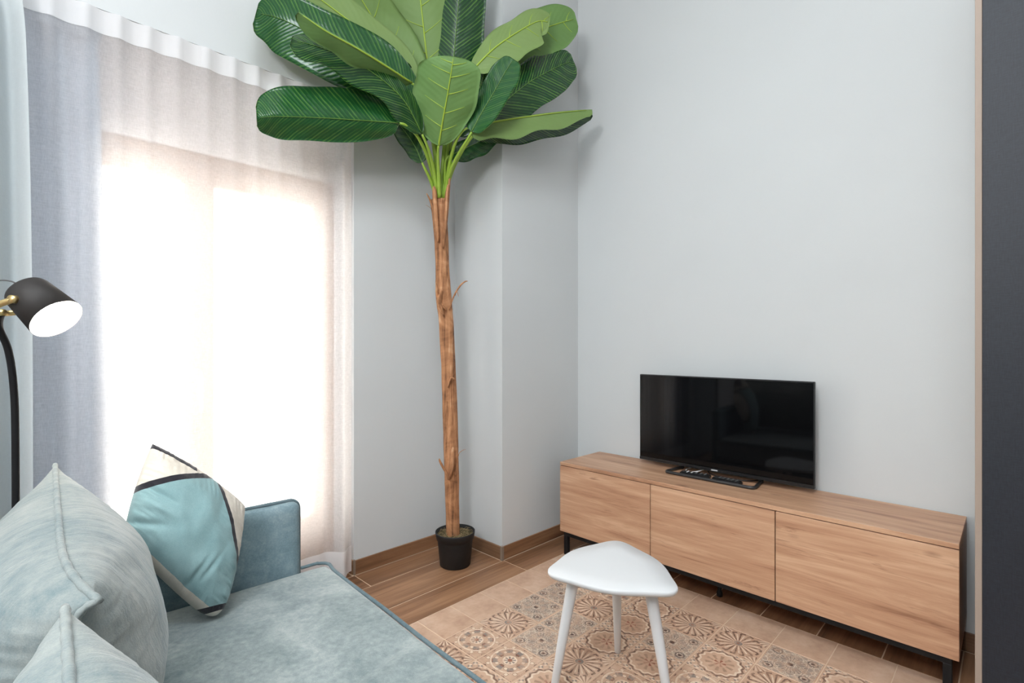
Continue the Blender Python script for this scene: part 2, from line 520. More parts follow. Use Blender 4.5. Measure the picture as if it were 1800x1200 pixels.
tag(st, 'pale grey window wall with a curtained recess', 'wall')
tag(struct(boxes('wall_right', [(WX, WX + .2, BY, WY, 0, CEIL)], M_WALL)), 'pale grey wall behind the television', 'wall')
tag(struct(boxes('wall_pillar', [(PX, WX, PY, WY, 0, CEIL)], M_WALL)), 'pale grey square pillar in the room corner', 'wall')
tag(struct(boxes('wall_back', [(BX - .2, BX, BY, WY, 0, CEIL)], M_WALL)), 'pale grey wall behind the sofa', 'wall')
tag(struct(boxes('wall_front', [(BX, WX, BY - .2, BY, 0, CEIL)], M_WALL)), 'pale grey wall far from the window', 'wall')
tag(struct(boxes('ceiling', [(BX - .2, WX + .2, BY - .2, 3.05, CEIL, CEIL + .15)], M_CEIL)), 'plain white ceiling', 'ceiling')
floor = struct(boxes('floor', [(BX - .2, WX + .2, BY - .2, 3.05, -0.12, -0.0012)], M_GROUT))
tag(floor, 'wood-look plank floor with a patterned tile inlay', 'floor')

def slab(name, x0, x1, y0, y1, mat, gap=0.0045, parent=floor):
    g = gap / 2
    cx, cy = (x0 + x1) / 2, (y0 + y1) / 2
    hx, hy = (x1 - x0) / 2 - g, (y1 - y0) / 2 - g
    b = 0.0008
    V = [(-hx, -hy, -.006), (hx, -hy, -.006), (hx, hy, -.006), (-hx, hy, -.006),
         (-hx, -hy, -b), (hx, -hy, -b), (hx, hy, -b), (-hx, hy, -b),
         (-hx + b, -hy + b, 0), (hx - b, -hy + b, 0), (hx - b, hy - b, 0), (-hx + b, hy - b, 0)]
    Fc = [(8, 9, 10, 11)]
    for i in range(4):
        j = (i + 1) % 4
        Fc += [(i, j, 4 + j, 4 + i), (4 + i, 4 + j, 8 + j, 8 + i)]
    o = mesh(name, V, Fc, mat, parent)
    o.location = (cx, cy, random.uniform(-.0004, .0004))
    return o

# tile inlay
xl = [2.475, 2.275, 2.086, 1.897, 1.708, 1.519, 1.33]
while xl[-1] > 0.5: xl.append(xl[-1] - 0.189)
yl = [1.92 - 0.2 * k for k in range(14)]
fixed = {(1, 6): 0, (1, 5): 1, (1, 4): 0, (1, 3): 2, (1, 2): 2, (2, 5): 1, (2, 4): 2, (2, 6): 3, (3, 5): 3, (2, 3): 2,
         (3, 4): 0, (2, 2): 0, (3, 3): 3, (2, 1): 1, (5, 1): 0, (6, 1): 2, (7, 1): 3, (6, 2): 0, (7, 2): 1, (5, 2): 3, (4, 1): 0, (4, 4): 1, (5, 4): 1, (5, 3): 1, (4, 2): 2, (8, 1): 1}
for j in range(len(yl) - 1):
    for i in range(len(xl) - 1):
        border = i == 0 or j == 0
        m = M_TILE if border else M_PRINT[fixed.get((j, i), random.choice((0, 1, 2, 3, 1)))]
        o = slab('floor_tile' if border else 'patterned_tile', xl[i + 1], xl[i], yl[j + 1], yl[j], m, 0.003)
        if not border: o.rotation_euler = (0, 0, 0)
TX0, TY0 = xl[-1], yl[-1]
# wood-look planks, all running the same way
def plank_row(y0, y1, x0, x1, cuts):
    xs = [x0] + sorted(c for c in cuts if x0 + .02 < c < x1 - .02) + [x1]
    for a, b in zip(xs, xs[1:]): slab('floor_plank', a, b, y0, y1, M_PLANK)
def strip(ys, x0, x1, cutf):
    for k, (a, b) in enumerate(zip(ys, ys[1:])): plank_row(min(a, b), max(a, b), x0, x1, cutf(k))
strip([1.92, 2.107], BX, PX, lambda k: [2.052 - 1.2 * n for n in range(4)])
strip([2.107, 2.370, 2.543], BX, PX - .012, lambda k: [[0.62, -.58, -1.78], [1.356, .156, -1.04]][k])
strip([1.92, 2.106], PX, WX - .012, lambda k: [])
plank_row(2.543, RB, RX, JX - .012, [1.1])
strip([1.92, 1.752, 1.522, 1.292, 1.062, .832, .602, .372, .142, -.088, -.318, -.548, TY0], 2.475, WX - .012, lambda k: [])
ys = [TY0 - .23 * k for k in range(12) if TY0 - .23 * k > BY]; ys.append(BY)
strip(ys, BX, WX, lambda k: [(-1.9 + (k * .43) % 1.2) + 1.2 * n for n in range(4)])
ys = [1.92 - .23 * k for k in range(13) if 1.92 - .23 * k > TY0 + .05] + [TY0]
strip(ys, BX, TX0, lambda k: [(-1.7 + (k * .37) % 1.2) + 1.2 * n for n in range(2)])

# skirting boards: wood-look strips with a pale top edge
def skirting(name, box, lab):
    o = struct(boxes(name, [box], M_PLANK if (box[1] - box[0]) > (box[3] - box[2]) else M_PLANKY, None, 0.0015, 1))
    return tag(o, lab, 'baseboard')
BH = 0.078
skirting('baseboard_left', (JX, PX, WY - .010, WY, 0.001, BH), 'wood-look skirting under the window wall beside the curtain')
skirting('baseboard_pillar_side', (PX - .010, PX, PY - .010, WY - .011, 0.001, BH), 'wood-look skirting on the pillar side by the plant pot')
skirting('baseboard_pillar_front', (PX + .001, WX, PY - .010, PY, 0.001, BH), 'wood-look skirting on the pillar front beside the console')
skirting('baseboard_right', (WX - .010, WX, BY, PY - .011, 0.001, BH), 'wood-look skirting along the television wall')
skirting('baseboard_jamb', (JX - .010, JX, WY + .001, RB, 0.001, BH), 'wood-look skirting inside the window recess')
tr = struct(boxes('trim_1', [(JX - .004, JX + .004, WY - .0125, WY + .004, 0.0, BH + .004), (PX - .0125, PX + .003, PY - .0125, PY + .003, 0.0, BH + .004)], plain('grey_corner_trim', srgb(140, 124, 110), 0.5)))
tag(tr, 'thin corner profiles at the ends of the skirting', 'trim')

# window: two-leaf tan door-window
wx0, wx1, wz0, wz1 = WIN
win = empty('window_1', ((wx0 + wx1) / 2, RB, 0)); struct(win)
tag(win, 'tan framed glazed door-window behind the sheer curtain', 'window')
def wbox(name, L, mat, par, bev=0.004):
    ox, oy = (wx0 + wx1) / 2, RB
    return boxes(name, [(a - ox, b - ox, c - oy, d - oy, e, f) for a, b, c, d, e, f in L], mat, par, bev, 1)
wbox('window_frame', [(wx0, wx0 + .05, RB + .005, RB + .10, 0, wz1), (wx1 - .05, wx1, RB + .005, RB + .10, 0, wz1), (wx0 + .05, wx1 - .05, RB + .005, RB + .10, wz1 - .05, wz1), (wx0 + .05, wx1 - .05, RB + .005, RB + .10, 0, .03)], M_FRAME, win)
mx = (wx0 + wx1) / 2
for a, b in ((wx0 + .052, mx - .002), (mx + .002, wx1 - .052)):
    s_ = wbox('sash', [(a, a + .06, RB + .015, RB + .075, .035, wz1 - .053), (b - .06, b, RB + .015, RB + .075, .035, wz1 - .053),
                       (a + .06, b - .06, RB + .015, RB + .075, wz1 - .143, wz1 - .053), (a + .06, b - .06, RB + .015, RB + .075, .035, .30)], M_FRAME, win)
    wbox('pane', [(a + .06, b - .06, RB + .042, RB + .046, .30, wz1 - .143)], M_GLASS, s_, 0)
wbox('window_handle', [(mx - .012, mx + .012, RB - .012, RB + .015, 1.0, 1.10), (mx - .009, mx + .009, RB - .03, RB - .012, .94, 1.07)], plain('handle_metal', (.6, .6, .6), .3, Metallic=1.0), win)

# ------------------------------------------------------------------ curtains
def cloth(name, x0, x1, z0, z1, yf, mat, parent, nx, nz, dy=0.0):
    V, Fc = [], []
    for j in range(nz + 1):
        z = z0 + (z1 - z0) * j / nz
        for i in range(nx + 1):
            t = i / nx
            x, y = yf(t, z)
            V.append((x, y + dy, z))
    for j in range(nz):
        for i in range(nx):
            a = j * (nx + 1) + i
            Fc.append((a, a + 1, a + nx + 2, a + nx + 1))
    return mesh(name, V, Fc, mat, parent, True)

def sheer_fold(t, z):
    x = -0.16 + (1.342 + 0.16) * t
    zz = (z - 0.03) / 2.53
    top = max(0.0, (zz - 0.80) / 0.20)
    ph = x / 0.104 * 2 * math.pi + 0.7 * noise.noise(Vector((x * 3.1, 0, 4)))
    pl = math.sin(ph)
    pl = pl * abs(pl) ** 0.4 if pl > 0 else pl * 0.6
    y = 2.556 - (0.004 * top + 0.005) * pl
    y -= (0.012 + 0.010 * (1 - zz)) * noise.noise(Vector((x * 6.0, z * 0.35, 1))) * (1 - top * .6)
    y -= 0.006 * (1 - top) * noise.noise(Vector((x * 19.0, z * 0.2, 7)))
    # gathered column at the right hand end
    e = max(0.0, (x - 1.20) / 0.14)
    y -= 0.045 * math.exp(-((x - 1.275) / 0.035) ** 2) * (1 - .3 * top)
    y += 0.018 * math.exp(-((x - 1.19) / 0.04) ** 2)
    return x, y
cur = tag(empty('sheer_curtain', (0, 0, 0)), 'wide white sheer curtain covering the bright window', 'curtain')
cloth('curtain_cloth', 0, 0, 0.028, 2.572, sheer_fold, M_SHEER, cur, 260, 60)
cloth('header_tape', 0, 0, 2.480, 2.5735, sheer_fold, M_SHEER_TAPE, cur, 260, 4, -0.003)
cloth('hem', 0, 0, 0.026, 0.165, sheer_fold, M_SHEER_TAPE, cur, 260, 5, -0.003)

def side_fold(t, z):
    zz = (z - 0.03) / 2.55
    gather = max(0.0, (zz - 0.965) / 0.035)
    x1 = 0.082 - 0.028 * zz ** 4 - 0.016 * max(0.0, (zz - 0.9) / 0.1) ** 2
    x = -0.55 + (x1 + 0.55) * t
    ph = t * 2 * math.pi * 6.2
    A = 0.042 * (1 - 0.55 * max(0.0, (zz - .9) / .1))
    y = 2.485 - A * math.sin(ph) - 0.012 * noise.noise(Vector((t * 9, z * .4, 3)))
    if gather > 0: y += 0.012 * math.sin(ph * 2)
    return x, y
c2 = tag(empty('sheer_curtain', (0, 0, 0)), 'narrow off-white sheer panel hanging behind the floor lamp pole', 'curtain')
cloth('curtain_cloth', 0, 0, 0.03, 2.50, side_fold, sheer('off_white_sheer', 0.14, (0.68, 0.73, 0.74), 0.3), c2, 200, 60)
cloth('header_tape', 0, 0, 2.488, 2.566, side_fold, M_SHEER_TAPE, c2, 200, 4, -0.003)

def drape_fold(t, z):
    zz = z / 2.4
    x1 = 0.285 + 0.05 * (1 - zz)
    x = -0.45 + (x1 + 0.45) * t
    y = 2.672 - 0.028 * math.sin(t * 2 * math.pi * 7.3 + .5) - .01 * noise.noise(Vector((t * 8, z * .5, 9)))
    return x, y
c3 = tag(empty('grey_drape', (0, 0, 0)), 'grey drape drawn aside between the sheer curtain and the window', 'curtain')
cloth('drape_cloth', 0, 0, 0.03, 2.50, drape_fold, M_DRAPE, c3, 160, 30)
boxes('drape_header', [(-0.45, 0.29, 2.655, 2.69, 2.495, 2.55)], M_DRAPE, c3, 0.004)
tag(boxes('curtain_rail', [(RX + .01, JX - .01, 2.590, 2.615, LZ - .012, LZ - .0005)], M_WHITE, None, 0.002, 1), 'white curtain track under the lintel above the sheer', 'curtain rail')
tag(boxes('curtain_rail', [(RX + .01, .35, 2.655, 2.69, LZ - .026, LZ - .0005)], M_WHITE, None, 0.002, 1), 'white curtain track holding the grey drape', 'curtain rail')

# ------------------------------------------------------------------ media console
CX0, CX1, CY0, CY1, CZ0, CZ1 = 2.365, 2.772, 0.133, 1.933, 0.140, 0.553
con = tag(empty('media_console', ((CX0 + CX1) / 2, (CY0 + CY1) / 2, 0)), 'long oak media console on black legs under the television', 'console')
ox, oy = (CX0 + CX1) / 2, (CY0 + CY1) / 2
def cbox(name, L, mat, bev=0.0012, par=con, seg=1):
    return boxes(name, [(a - ox, b - ox, c - oy, d - oy, e, f) for a, b, c, d, e, f in L], mat, par, bev, seg)
cbox('top', [(CX0, CX1, CY0, CY1, CZ1 - .019, CZ1)], M_OAK)
cbox('side_panel', [(CX0 + .019, CX1, CY0, CY0 + .018, CZ0 + .019, CZ1 - .0195)], M_OAKX)
cbox('side_panel', [(CX0 + .019, CX1, CY1 - .018, CY1, CZ0 + .019, CZ1 - .0195)], M_OAKX)
cbox('bottom_panel', [(CX0 + .019, CX1, CY0, CY1, CZ0, CZ0 + .0185)], M_OAK)
cbox('back_panel', [(CX1 - .012, CX1, CY0 + .018, CY1 - .018, CZ0 + .0185, CZ1 - .0195)], M_OAK)
for k in range(3):
    a = CY0 + 0.6 * k; b = a + 0.6
    a += 0.0 if k == 0 else 0.002; b -= 0.0 if k == 2 else 0.002
    cbox('door', [(CX0, CX0 + .0175, a, b, CZ0, CZ1 - .0225)], M_OAK)
    if k: cbox('divider', [(CX0 + .02, CX1 - .012, CY0 + .6 * k - .009, CY0 + .6 * k + .009, CZ0 + .0185, CZ1 - .0195)], M_GAP, 0)
LG = .026
cbox('base_frame', [(CX0 + .012, CX0 + .012 + LG, CY0 + .02, CY1 - .02, CZ0 - .026, CZ0), (CX1 - .04, CX1 - .04 + LG, CY0 + .02, CY1 - .02, CZ0 - .026, CZ0),
                    (CX0 + .012 + LG, CX1 - .04, CY0 + .02, CY0 + .02 + LG, CZ0 - .026, CZ0), (CX0 + .012 + LG, CX1 - .04, CY1 - .02 - LG, CY1 - .02, CZ0 - .026, CZ0)], M_BLACK)
for (lx, ly) in ((CX0 + .012, CY0 + .02), (CX0 + .012, CY1 - .02 - LG), (CX1 - .04, CY0 + .02), (CX1 - .04, CY1 - .02 - LG)):
    cbox('leg', [(lx, lx + LG, ly, ly + LG, 0.0005, CZ0 - .026)], M_BLACK)
lathe('middle_foot', [(0.0, .001), (.014, .001), (.014, .02), (.009, .03), (.009, CZ0 - .0), (0, CZ0)], M_BLACK, con, 14, Matrix.Translation((CX0 + .16 - ox, 1.04 - oy, 0)))

# ------------------------------------------------------------------ television
TVX, TY_0, TY_1, TZ0, TZ1 = 2.675, 0.657, 1.576, 0.578, 1.080
tv = tag(empty('television', (TVX, (TY_0 + TY_1) / 2, CZ1)), 'black flat screen television standing on the oak console', 'television')
to = (TVX, (TY_0 + TY_1) / 2, CZ1)
def tbox(name, L, mat, bev=0.002, par=tv, seg=2):
    return boxes(name, [(a - to[0], b - to[0], c - to[1], d - to[1], e - to[2], f - to[2]) for a, b, c, d, e, f in L], mat, par, bev, seg)
M_TVP = plain('tv_black_plastic', (0.010, 0.010, 0.011), 0.35)
M_SCREEN = plain('tv_screen', (0.003, 0.003, 0.0035), 0.05, Specular_IOR_Level=0.2)
tbox('panel', [(TVX, TVX + .018, TY_0, TY_1, TZ0, TZ1)], M_TVP)
tbox('screen', [(TVX - .0012, TVX + .002, TY_0 + .006, TY_1 - .006, TZ0 + .018, TZ1 - .006)], M_SCREEN, 0)
tbox('bottom_bezel', [(TVX - .004, TVX + .004, TY_0 + .001, TY_1 - .001, TZ0 + .001, TZ0 + .0165)], M_TVP, .001)
tbox('back_housing', [(TVX + .018, TVX + .055, TY_0 + .12, TY_1 - .12, TZ0 + .02, TZ1 - .16)], M_TVP, .012)
ym = 1.128
tbox('logo', [(TVX - .0048, TVX - .0039, ym - .017, ym + .017, TZ0 + .0055, TZ0 + .012)], plain('logo_silver', (.55, .55, .56), .4), 0)
M_STAND = plain('tv_stand_gunmetal', (0.035, 0.033, 0.034), 0.28)
fz = CZ1 + .0087
pth = []
fx, fy0, fy1, bx = 2.555, 0.885, 1.352, 2.71
cor = [(bx, fy1 - .02), (fx, fy1), (fx, fy0), (bx, fy0 + .02)]
def rounded(c, r, n=6):
    out = []
    for i, p in enumerate(c):
        p = Vector((p[0], p[1]))
        if i in (0, len(c) - 1): out.append(p); continue
        a = Vector(c[i - 1]) - p; b = Vector(c[i + 1]) - p
        a.normalize(); b.normalize()
        for k in range(n + 1):
            t = k / n
            out.append((1 - t) ** 2 * (p + a * r) + 2 * t * (1 - t) * p + t * t * (p + b * r))
    return out
for q in rounded(cor, .03): pth.append(Vector((q[0] - to[0], q[1] - to[1], fz - to[2])))
tube('stand', pth, .0085, M_STAND, tv, 10)
for yy in (fy0 + .012, fy1 - .032): tbox('stand_neck', [(2.700, 2.722, yy, yy + .020, CZ1 + .001, TZ0 + .10)], M_TVP, .003)

# remotes and cables in the loop of the stand
M_RC = plain('remote_black', (0.012, 0.012, 0.013), 0.4)
M_BTN = plain('remote_button_grey', (0.62, 0.61, 0.62), 0.5)
M_BTN2 = plain('remote_button_dark', (0.12, 0.12, 0.12), 0.5)
def remote(x, y, rz, ln, wd, lab, pale):
    r = tag(empty('remote_control', (x, y, CZ1), rz), lab, 'remote control', 'remotes under the television')
    boxes('body', [(-wd / 2, wd / 2, -ln / 2, ln / 2, 0.0005, .017)], M_RC, r, .004, 2)
    for i in range(3):
        for j in range(5):
            yy = -ln * .34 + j * ln * .15
            boxes('button', [(-wd * .3 + i * wd * .3 - .004, -wd * .3 + i * wd * .3 + .004, yy - .004, yy + .004, .0165, .0195)],
                  M_BTN if (pale and j in (3, 4)) else M_BTN2, r, .001, 1)
    return r
remote(2.612, 1.205, math.radians(6), .155, .042, 'black remote with pale grey buttons beside the white cable', True)
remote(2.606, 1.035, math.radians(-4), .145, .040, 'plain black remote with dark buttons inside the stand loop', False)
M_CABW = plain('white_cable', (.85, .84, .82), .45)
M_CABB = plain('dark_cable', (.02, .012, .01), .5)
cw = tube('cable', catmull([(2.755, 1.295, CZ1 + .004), (2.70, 1.295, CZ1 + .006), (2.655, 1.278, CZ1 + .005), (2.648, 1.252, CZ1 + .006), (2.675, 1.225, CZ1 + .009), (2.715, 1.20, CZ1 + .02)], 30), .0036, M_CABW, None, 8)
tag(cw, 'white cable looping out from under the television', 'cable')
cb_ = tube('cable', catmull([(2.735, 1.19, CZ1 + .0045), (2.69, 1.15, CZ1 + .0045), (2.672, 1.06, CZ1 + .0045), (2.685, .97, CZ1 + .0045), (2.74, .93, CZ1 + .0045)], 30), .0034, M_CABB, None, 8)
tag(cb_, 'dark cable lying behind the remotes under the television', 'cable')

# ------------------------------------------------------------------ side table
TBZ = 0.45
cn = [Vector((1.322, 1.196)), Vector((1.550, 0.728)), Vector((1.828, 1.176))]
ce = (cn[0] + cn[1] + cn[2]) / 3
tb = tag(empty('side_table', (ce[0], ce[1], 0)), 'small white side table with rounded triangular top and three legs', 'table')
def tri_outline(scale, n=96):
    """rounded, gently bowed triangle"""
    pts = []
    cs = [c - ce for c in cn]
    rr = 0.27                                   # share of each side given to the rounded corner
    for i in range(3):
        p, q, nx_ = cs[i], cs[(i + 1) % 3], cs[(i + 2) % 3]
        prv = cs[(i + 2) % 3]
        a = p.lerp(prv, rr); b = p.lerp(q, rr)
        for k in range(n // 6):
            t = k / (n // 6)
            pts.append((1 - t) ** 2 * a + 2 * t * (1 - t) * (p * 1.0) + t * t * b)
        e = q.lerp(p, rr)
        mid = (b + e) / 2; out = mid.normalized() * 0.030
        for k in range(n // 6):
            t = k / (n // 6)
            pts.append(b.lerp(e, t) + out * 4 * t * (1 - t))
    # relax so that the joins are smooth
    for _ in range(10):
        m = len(pts)
        pts = [(pts[k - 1] + pts[k] * 2 + pts[(k + 1) % m]) / 4 for k in range(m)]
    return [p * scale for p in pts]
ring = tri_outline(1.06)
V, Fc = [], []
lay = [(0.93, TBZ - .020), (0.975, TBZ - .018), (0.994, TBZ - .012), (1.0, TBZ - .007), (0.996, TBZ - .002), (0.985, TBZ), (0.6, TBZ), (0.2, TBZ)]
m = len(ring)
for s_, z in lay:
    for p in ring: V.append((p[0] * s_, p[1] * s_, z))
for i in range(len(lay) - 1):
    for k in range(m):
        Fc.append((i * m + k, (i + 1) * m + k, (i + 1) * m + (k + 1) % m, i * m + (k + 1) % m))
Fc.append(tuple(range(m)))
Fc.append(tuple((len(lay) - 1) * m + k for k in reversed(range(m))))
for i in range(len(Fc)): Fc[i] = tuple(reversed(Fc[i]))
mesh('table_top', V, Fc, M_WHITE, tb, True)
for c in cn:
    dr = (c - ce)
    top = dr * 0.50; foot = dr * 0.775
    tube('leg', [(top[0], top[1], TBZ - .018), (top[0] * .9 + foot[0] * .1, top[1] * .9 + foot[1] * .1, TBZ - .06), (top[0] * .5 + foot[0] * .5, top[1] * .5 + foot[1] * .5, TBZ * .5), (foot[0], foot[1], .004), (foot[0], foot[1], .0005)],
         [.0205, .0205, .0175, .0125, .010], M_WHITE, tb, 18)

# ------------------------------------------------------------------ wardrobe at the right edge
wd = tag(empty('tall_cabinet', (2.2, -0.4, 0)), 'tall dark navy cabinet with beige edge at the right of the photo', 'cabinet')
KX, KY1, KY0, KZ = 2.20, 0.0860, -0.9, 2.75
def kbox(name, L, mat, bev=.001): return boxes(name, [(a - 2.2, b - 2.2, c + .4, d + .4, e, f) for a, b, c, d, e, f in L], mat, wd, bev, 1)
kbox('side_panel', [(KX, WX - .012, KY1 - .017, KY1, .0, KZ)], M_BEIGE)
kbox('side_panel', [(KX, WX - .012, KY0, KY0 + .017, .0, KZ)], M_BEIGE)
kbox('top_panel', [(KX, WX - .012, KY0 + .017, KY1 - .017, KZ - .018, KZ)], M_BEIGE)
kbox('back_panel', [(WX - .02, WX - .012, KY0 + .017, KY1 - .017, .0, KZ - .018)], M_BEIGE)
kbox('door', [(KX - .003, KX + .016, -.405, KY1 - .0175, .004, KZ - .020)], M_NAVY)
kbox('door', [(KX - .003, KX + .016, KY0 + .0175, -.409, .004, KZ - .020)], M_NAVY)

# ------------------------------------------------------------------ sofa
TH = math.radians(2.7)
SO = Vector((0.885, 1.875, 0))
sofa = tag(empty('sofa', SO, -TH), 'pale teal velvet sofa with piped seat and low square arms', 'sofa')
SM = Matrix.Translation(SO) @ Matrix.Rotation(-TH, 4, 'Z')
SL = 1.87
def seat_disp(w, nn, q):
    if q[2] > 0:
        k = max(0, 1 - abs(q[0]) ** 2.4) * max(0, 1 - abs(q[1]) ** 6)
        w = w + Vector((0, 0, 0.016 * k * max(0, q[2])))
        w.z += 0.006 * noise.noise(Vector((w.x * 3.2, w.y * 2.4, 0))) * k
        # soft creases fanning in from the front edge
        for (cy, sl, am) in ((-0.70, .35, .012), (-0.82, .30, .011), (-0.64, .42, .004), (-1.2, .2, .006)):
            dd = (w.y - cy) - sl * (w.x + 0.15)
            w.z -= am * math.exp(-(dd / .030) ** 2) * max(0, min(1, (w.x + .42) / .2)) * max(0, min(1, -w.x / .05))
    return w
rbox('seat_cushion', -0.98, 0.0, -SL - .0, -0.004, 0.235, 0.418, 0.032, 90, 170, 18, M_VELVET, sofa, seat_disp)
rbox('base', -1.08, -0.03, -SL - .0, -0.004, 0.075, 0.233, 0.02, 12, 20, 6, M_VELVET_ARM, sofa)
def arm_disp(w, nn, q):
    return w + Vector((0, 0, .0)) + nn * 0.003 * noise.noise(w * 7)
AZ = 0.668
for (a, b) in ((0.0, 0.075), (-SL - .075, -SL)):
    arm = rbox('arm', -1.12, -0.095, a, b, 0.075, AZ, 0.030, 60, 14, 34, M_VELVET_ARM, sofa, arm_disp)
    for yy in (((a + b) / 2 + .004,) if a >= 0 else ((a + b) / 2 - .004,)):
        pts = [Vector((-1.08, yy, AZ + .003)), Vector((-.6, yy, AZ + .003)), Vector((-.15, yy, AZ + .003))]
        for k in range(9):
            t = math.pi / 2 * k / 8
            pts.append(Vector((-.128 + .036 * math.sin(t), yy, AZ - .033 + .036 * math.cos(t))))
        pts += [Vector((-.092, yy, AZ - .15)), Vector((-.092, yy, .42)), Vector((-.092, yy, .12))]
        tube('piping', pts, .0068, M_PIPING, arm, 8)
rbox('backrest', -1.28, -1.085, -SL - .075, 0.075, 0.075, 0.70, 0.04, 10, 30, 14, M_VELVET_ARM, sofa)
# piping along the seat's front and far edges
pp = []
for k in range(11): pp.append(Vector((-.10 + .06 * k / 10, -.008 + .004, .4255)))
for k in range(1, 9):
    t = math.pi / 2 * k / 8
    pp.append(Vector((-.04 + .034 * math.sin(t), -.040 + .034 * math.cos(t) + .002, .4235 - .002 * math.sin(t))))
for k in range(1, 60):
    y = -.04 - (SL - .05) * k / 59
    pp.append(Vector((-.004 + .002 * math.sin(y * 11), y, .4135 + .003 * math.sin(y * 5))))
tube('piping', pp, .0062, M_PIPING, sofa, 8)
for (fx_, fy_) in ((-.08, -.02), (-.08, -SL + .02), (-1.18, -.02), (-1.18, -SL + .02)):
    tube('foot', [(fx_, fy_, .0005), (fx_, fy_, .08)], [.018, .024], M_BLACK, sofa, 12)

# ------------------------------------------------------------------ cushions
def pillow(name, frame, n, thick, mats, mi=None, wr=0.0, pw=0.5, pinch=0.05, seed=0, uvs=False, crease=None, par=None):
    """frame(s,t) -> (point, normal); s,t in -1..1; front and back sheets share the seam"""
    V, Fc, UV = [], [], []
    idx = {}
    for side in (1, -1):
        for j in range(n + 1):
            for i in range(n + 1):
                edge = i in (0, n) or j in (0, n)
                if edge and side == -1:
                    idx[(side, i, j)] = idx[(1, i, j)]; continue
                s = math.sin((-1 + 2 * i / n) * math.pi / 2) * .35 + (-1 + 2 * i / n) * .65
                t = math.sin((-1 + 2 * j / n) * math.pi / 2) * .35 + (-1 + 2 * j / n) * .65
                s2 = s * (1 - pinch * (1 - t * t)); t2 = t * (1 - pinch * (1 - s * s))
                p, nr = frame(s2, t2)
                prof = (max(0, 1 - s * s) ** pw) * (max(0, 1 - t * t) ** pw)
                T = thick[0] if side == 1 else thick[1]
                hgt = T * prof
                if wr:
                    e = 1 - prof
                    hgt += wr * noise.noise(Vector((s * 3 + seed, t * 3, side))) * prof
                    # small gathers running in from the seams
                    hgt += wr * .55 * noise.noise(Vector((s * 4.0 + seed, t * 22, side * 2))) * (max(0, abs(s)) ** 2) * min(1, prof * 3) * (1 if abs(s) < 1 else 0)
                    hgt += wr * .55 * noise.noise(Vector((s * 22 + seed, t * 4, side * 2))) * (max(0, abs(t)) ** 2) * min(1, prof * 3)
                if crease and side == 1: hgt += crease(s, t) * min(1, prof * 4)
                V.append(p + nr * (hgt * side)); UV.append(((s + 1) / 2, (t + 1) / 2))
                idx[(side, i, j)] = len(V) - 1
    for side in (1, -1):
        for j in range(n):
            for i in range(n):
                q = [idx[(side, i, j)], idx[(side, i + 1, j)], idx[(side, i + 1, j + 1)], idx[(side, i, j + 1)]]
                if side == -1: q.reverse()
                Fc.append(tuple(q))
    o = mesh(name, V, Fc, mats, par, True, uv=UV)
    seam = [V[idx[(1, i, 0)]] for i in range(n)] + [V[idx[(1, n, j)]] for j in range(n)] + [V[idx[(1, i, n)]] for i in range(n, 0, -1)] + [V[idx[(1, 0, j)]] for j in range(n, 0, -1)]
    return o, seam

def back_cushion(y0, y1, lab, seed, ears, zt=.90):
    root = tag(empty('back_cushion', SM @ Vector((-.75, (y0 + y1) / 2, .43))), lab, 'cushion', 'loose back cushions on the sofa')
    inv = Matrix.Translation(root.location).inverted()
    def frame(s, t):
        # s runs along the sofa (far end +1), t upwards; the front of the cushion faces the television
        y = (y0 + y1) / 2 + (y1 - y0) / 2 * s
        z = .455 + (zt - .455) * (t + 1) / 2
        x = -.735 - .042 * (t + 1) / 2
        cnr = (abs(s) ** 6) * (max(0, t) ** 6)
        if s > 0: z += ears[0] * cnr; x += ears[2] * cnr
        else: z += ears[1] * cnr; x += ears[3] * cnr
        z -= .012 * (1 - s * s) * max(0, t) * math.cos(seed) * .5
        return inv @ (SM @ Vector((x, y, z))), (SM.to_3x3() @ Vector((1, 0, -.02 + .10 * t))).normalized()
    o, seam = pillow('cover', frame, 72, (.158, .20), M_VELVET_BACK, wr=.011, pw=.52, pinch=.02, seed=seed, par=root)
    tube('seam', seam, [.0058 + .0008 * math.sin(k * 1.7) for k in range(len(seam))], M_VELVET_BACK, root, 8, closed=True)
    return root
back_cushion(-.935, -.015, 'pale teal velvet back cushion beside the cream and teal pillow', 1.0, (.018, -.034, 0, .040))
back_cushion(-1.86, -1.005, 'pale teal velvet back cushion nearest the camera at the bottom left', 5.0, (.010, .0, .0, .0), .887)

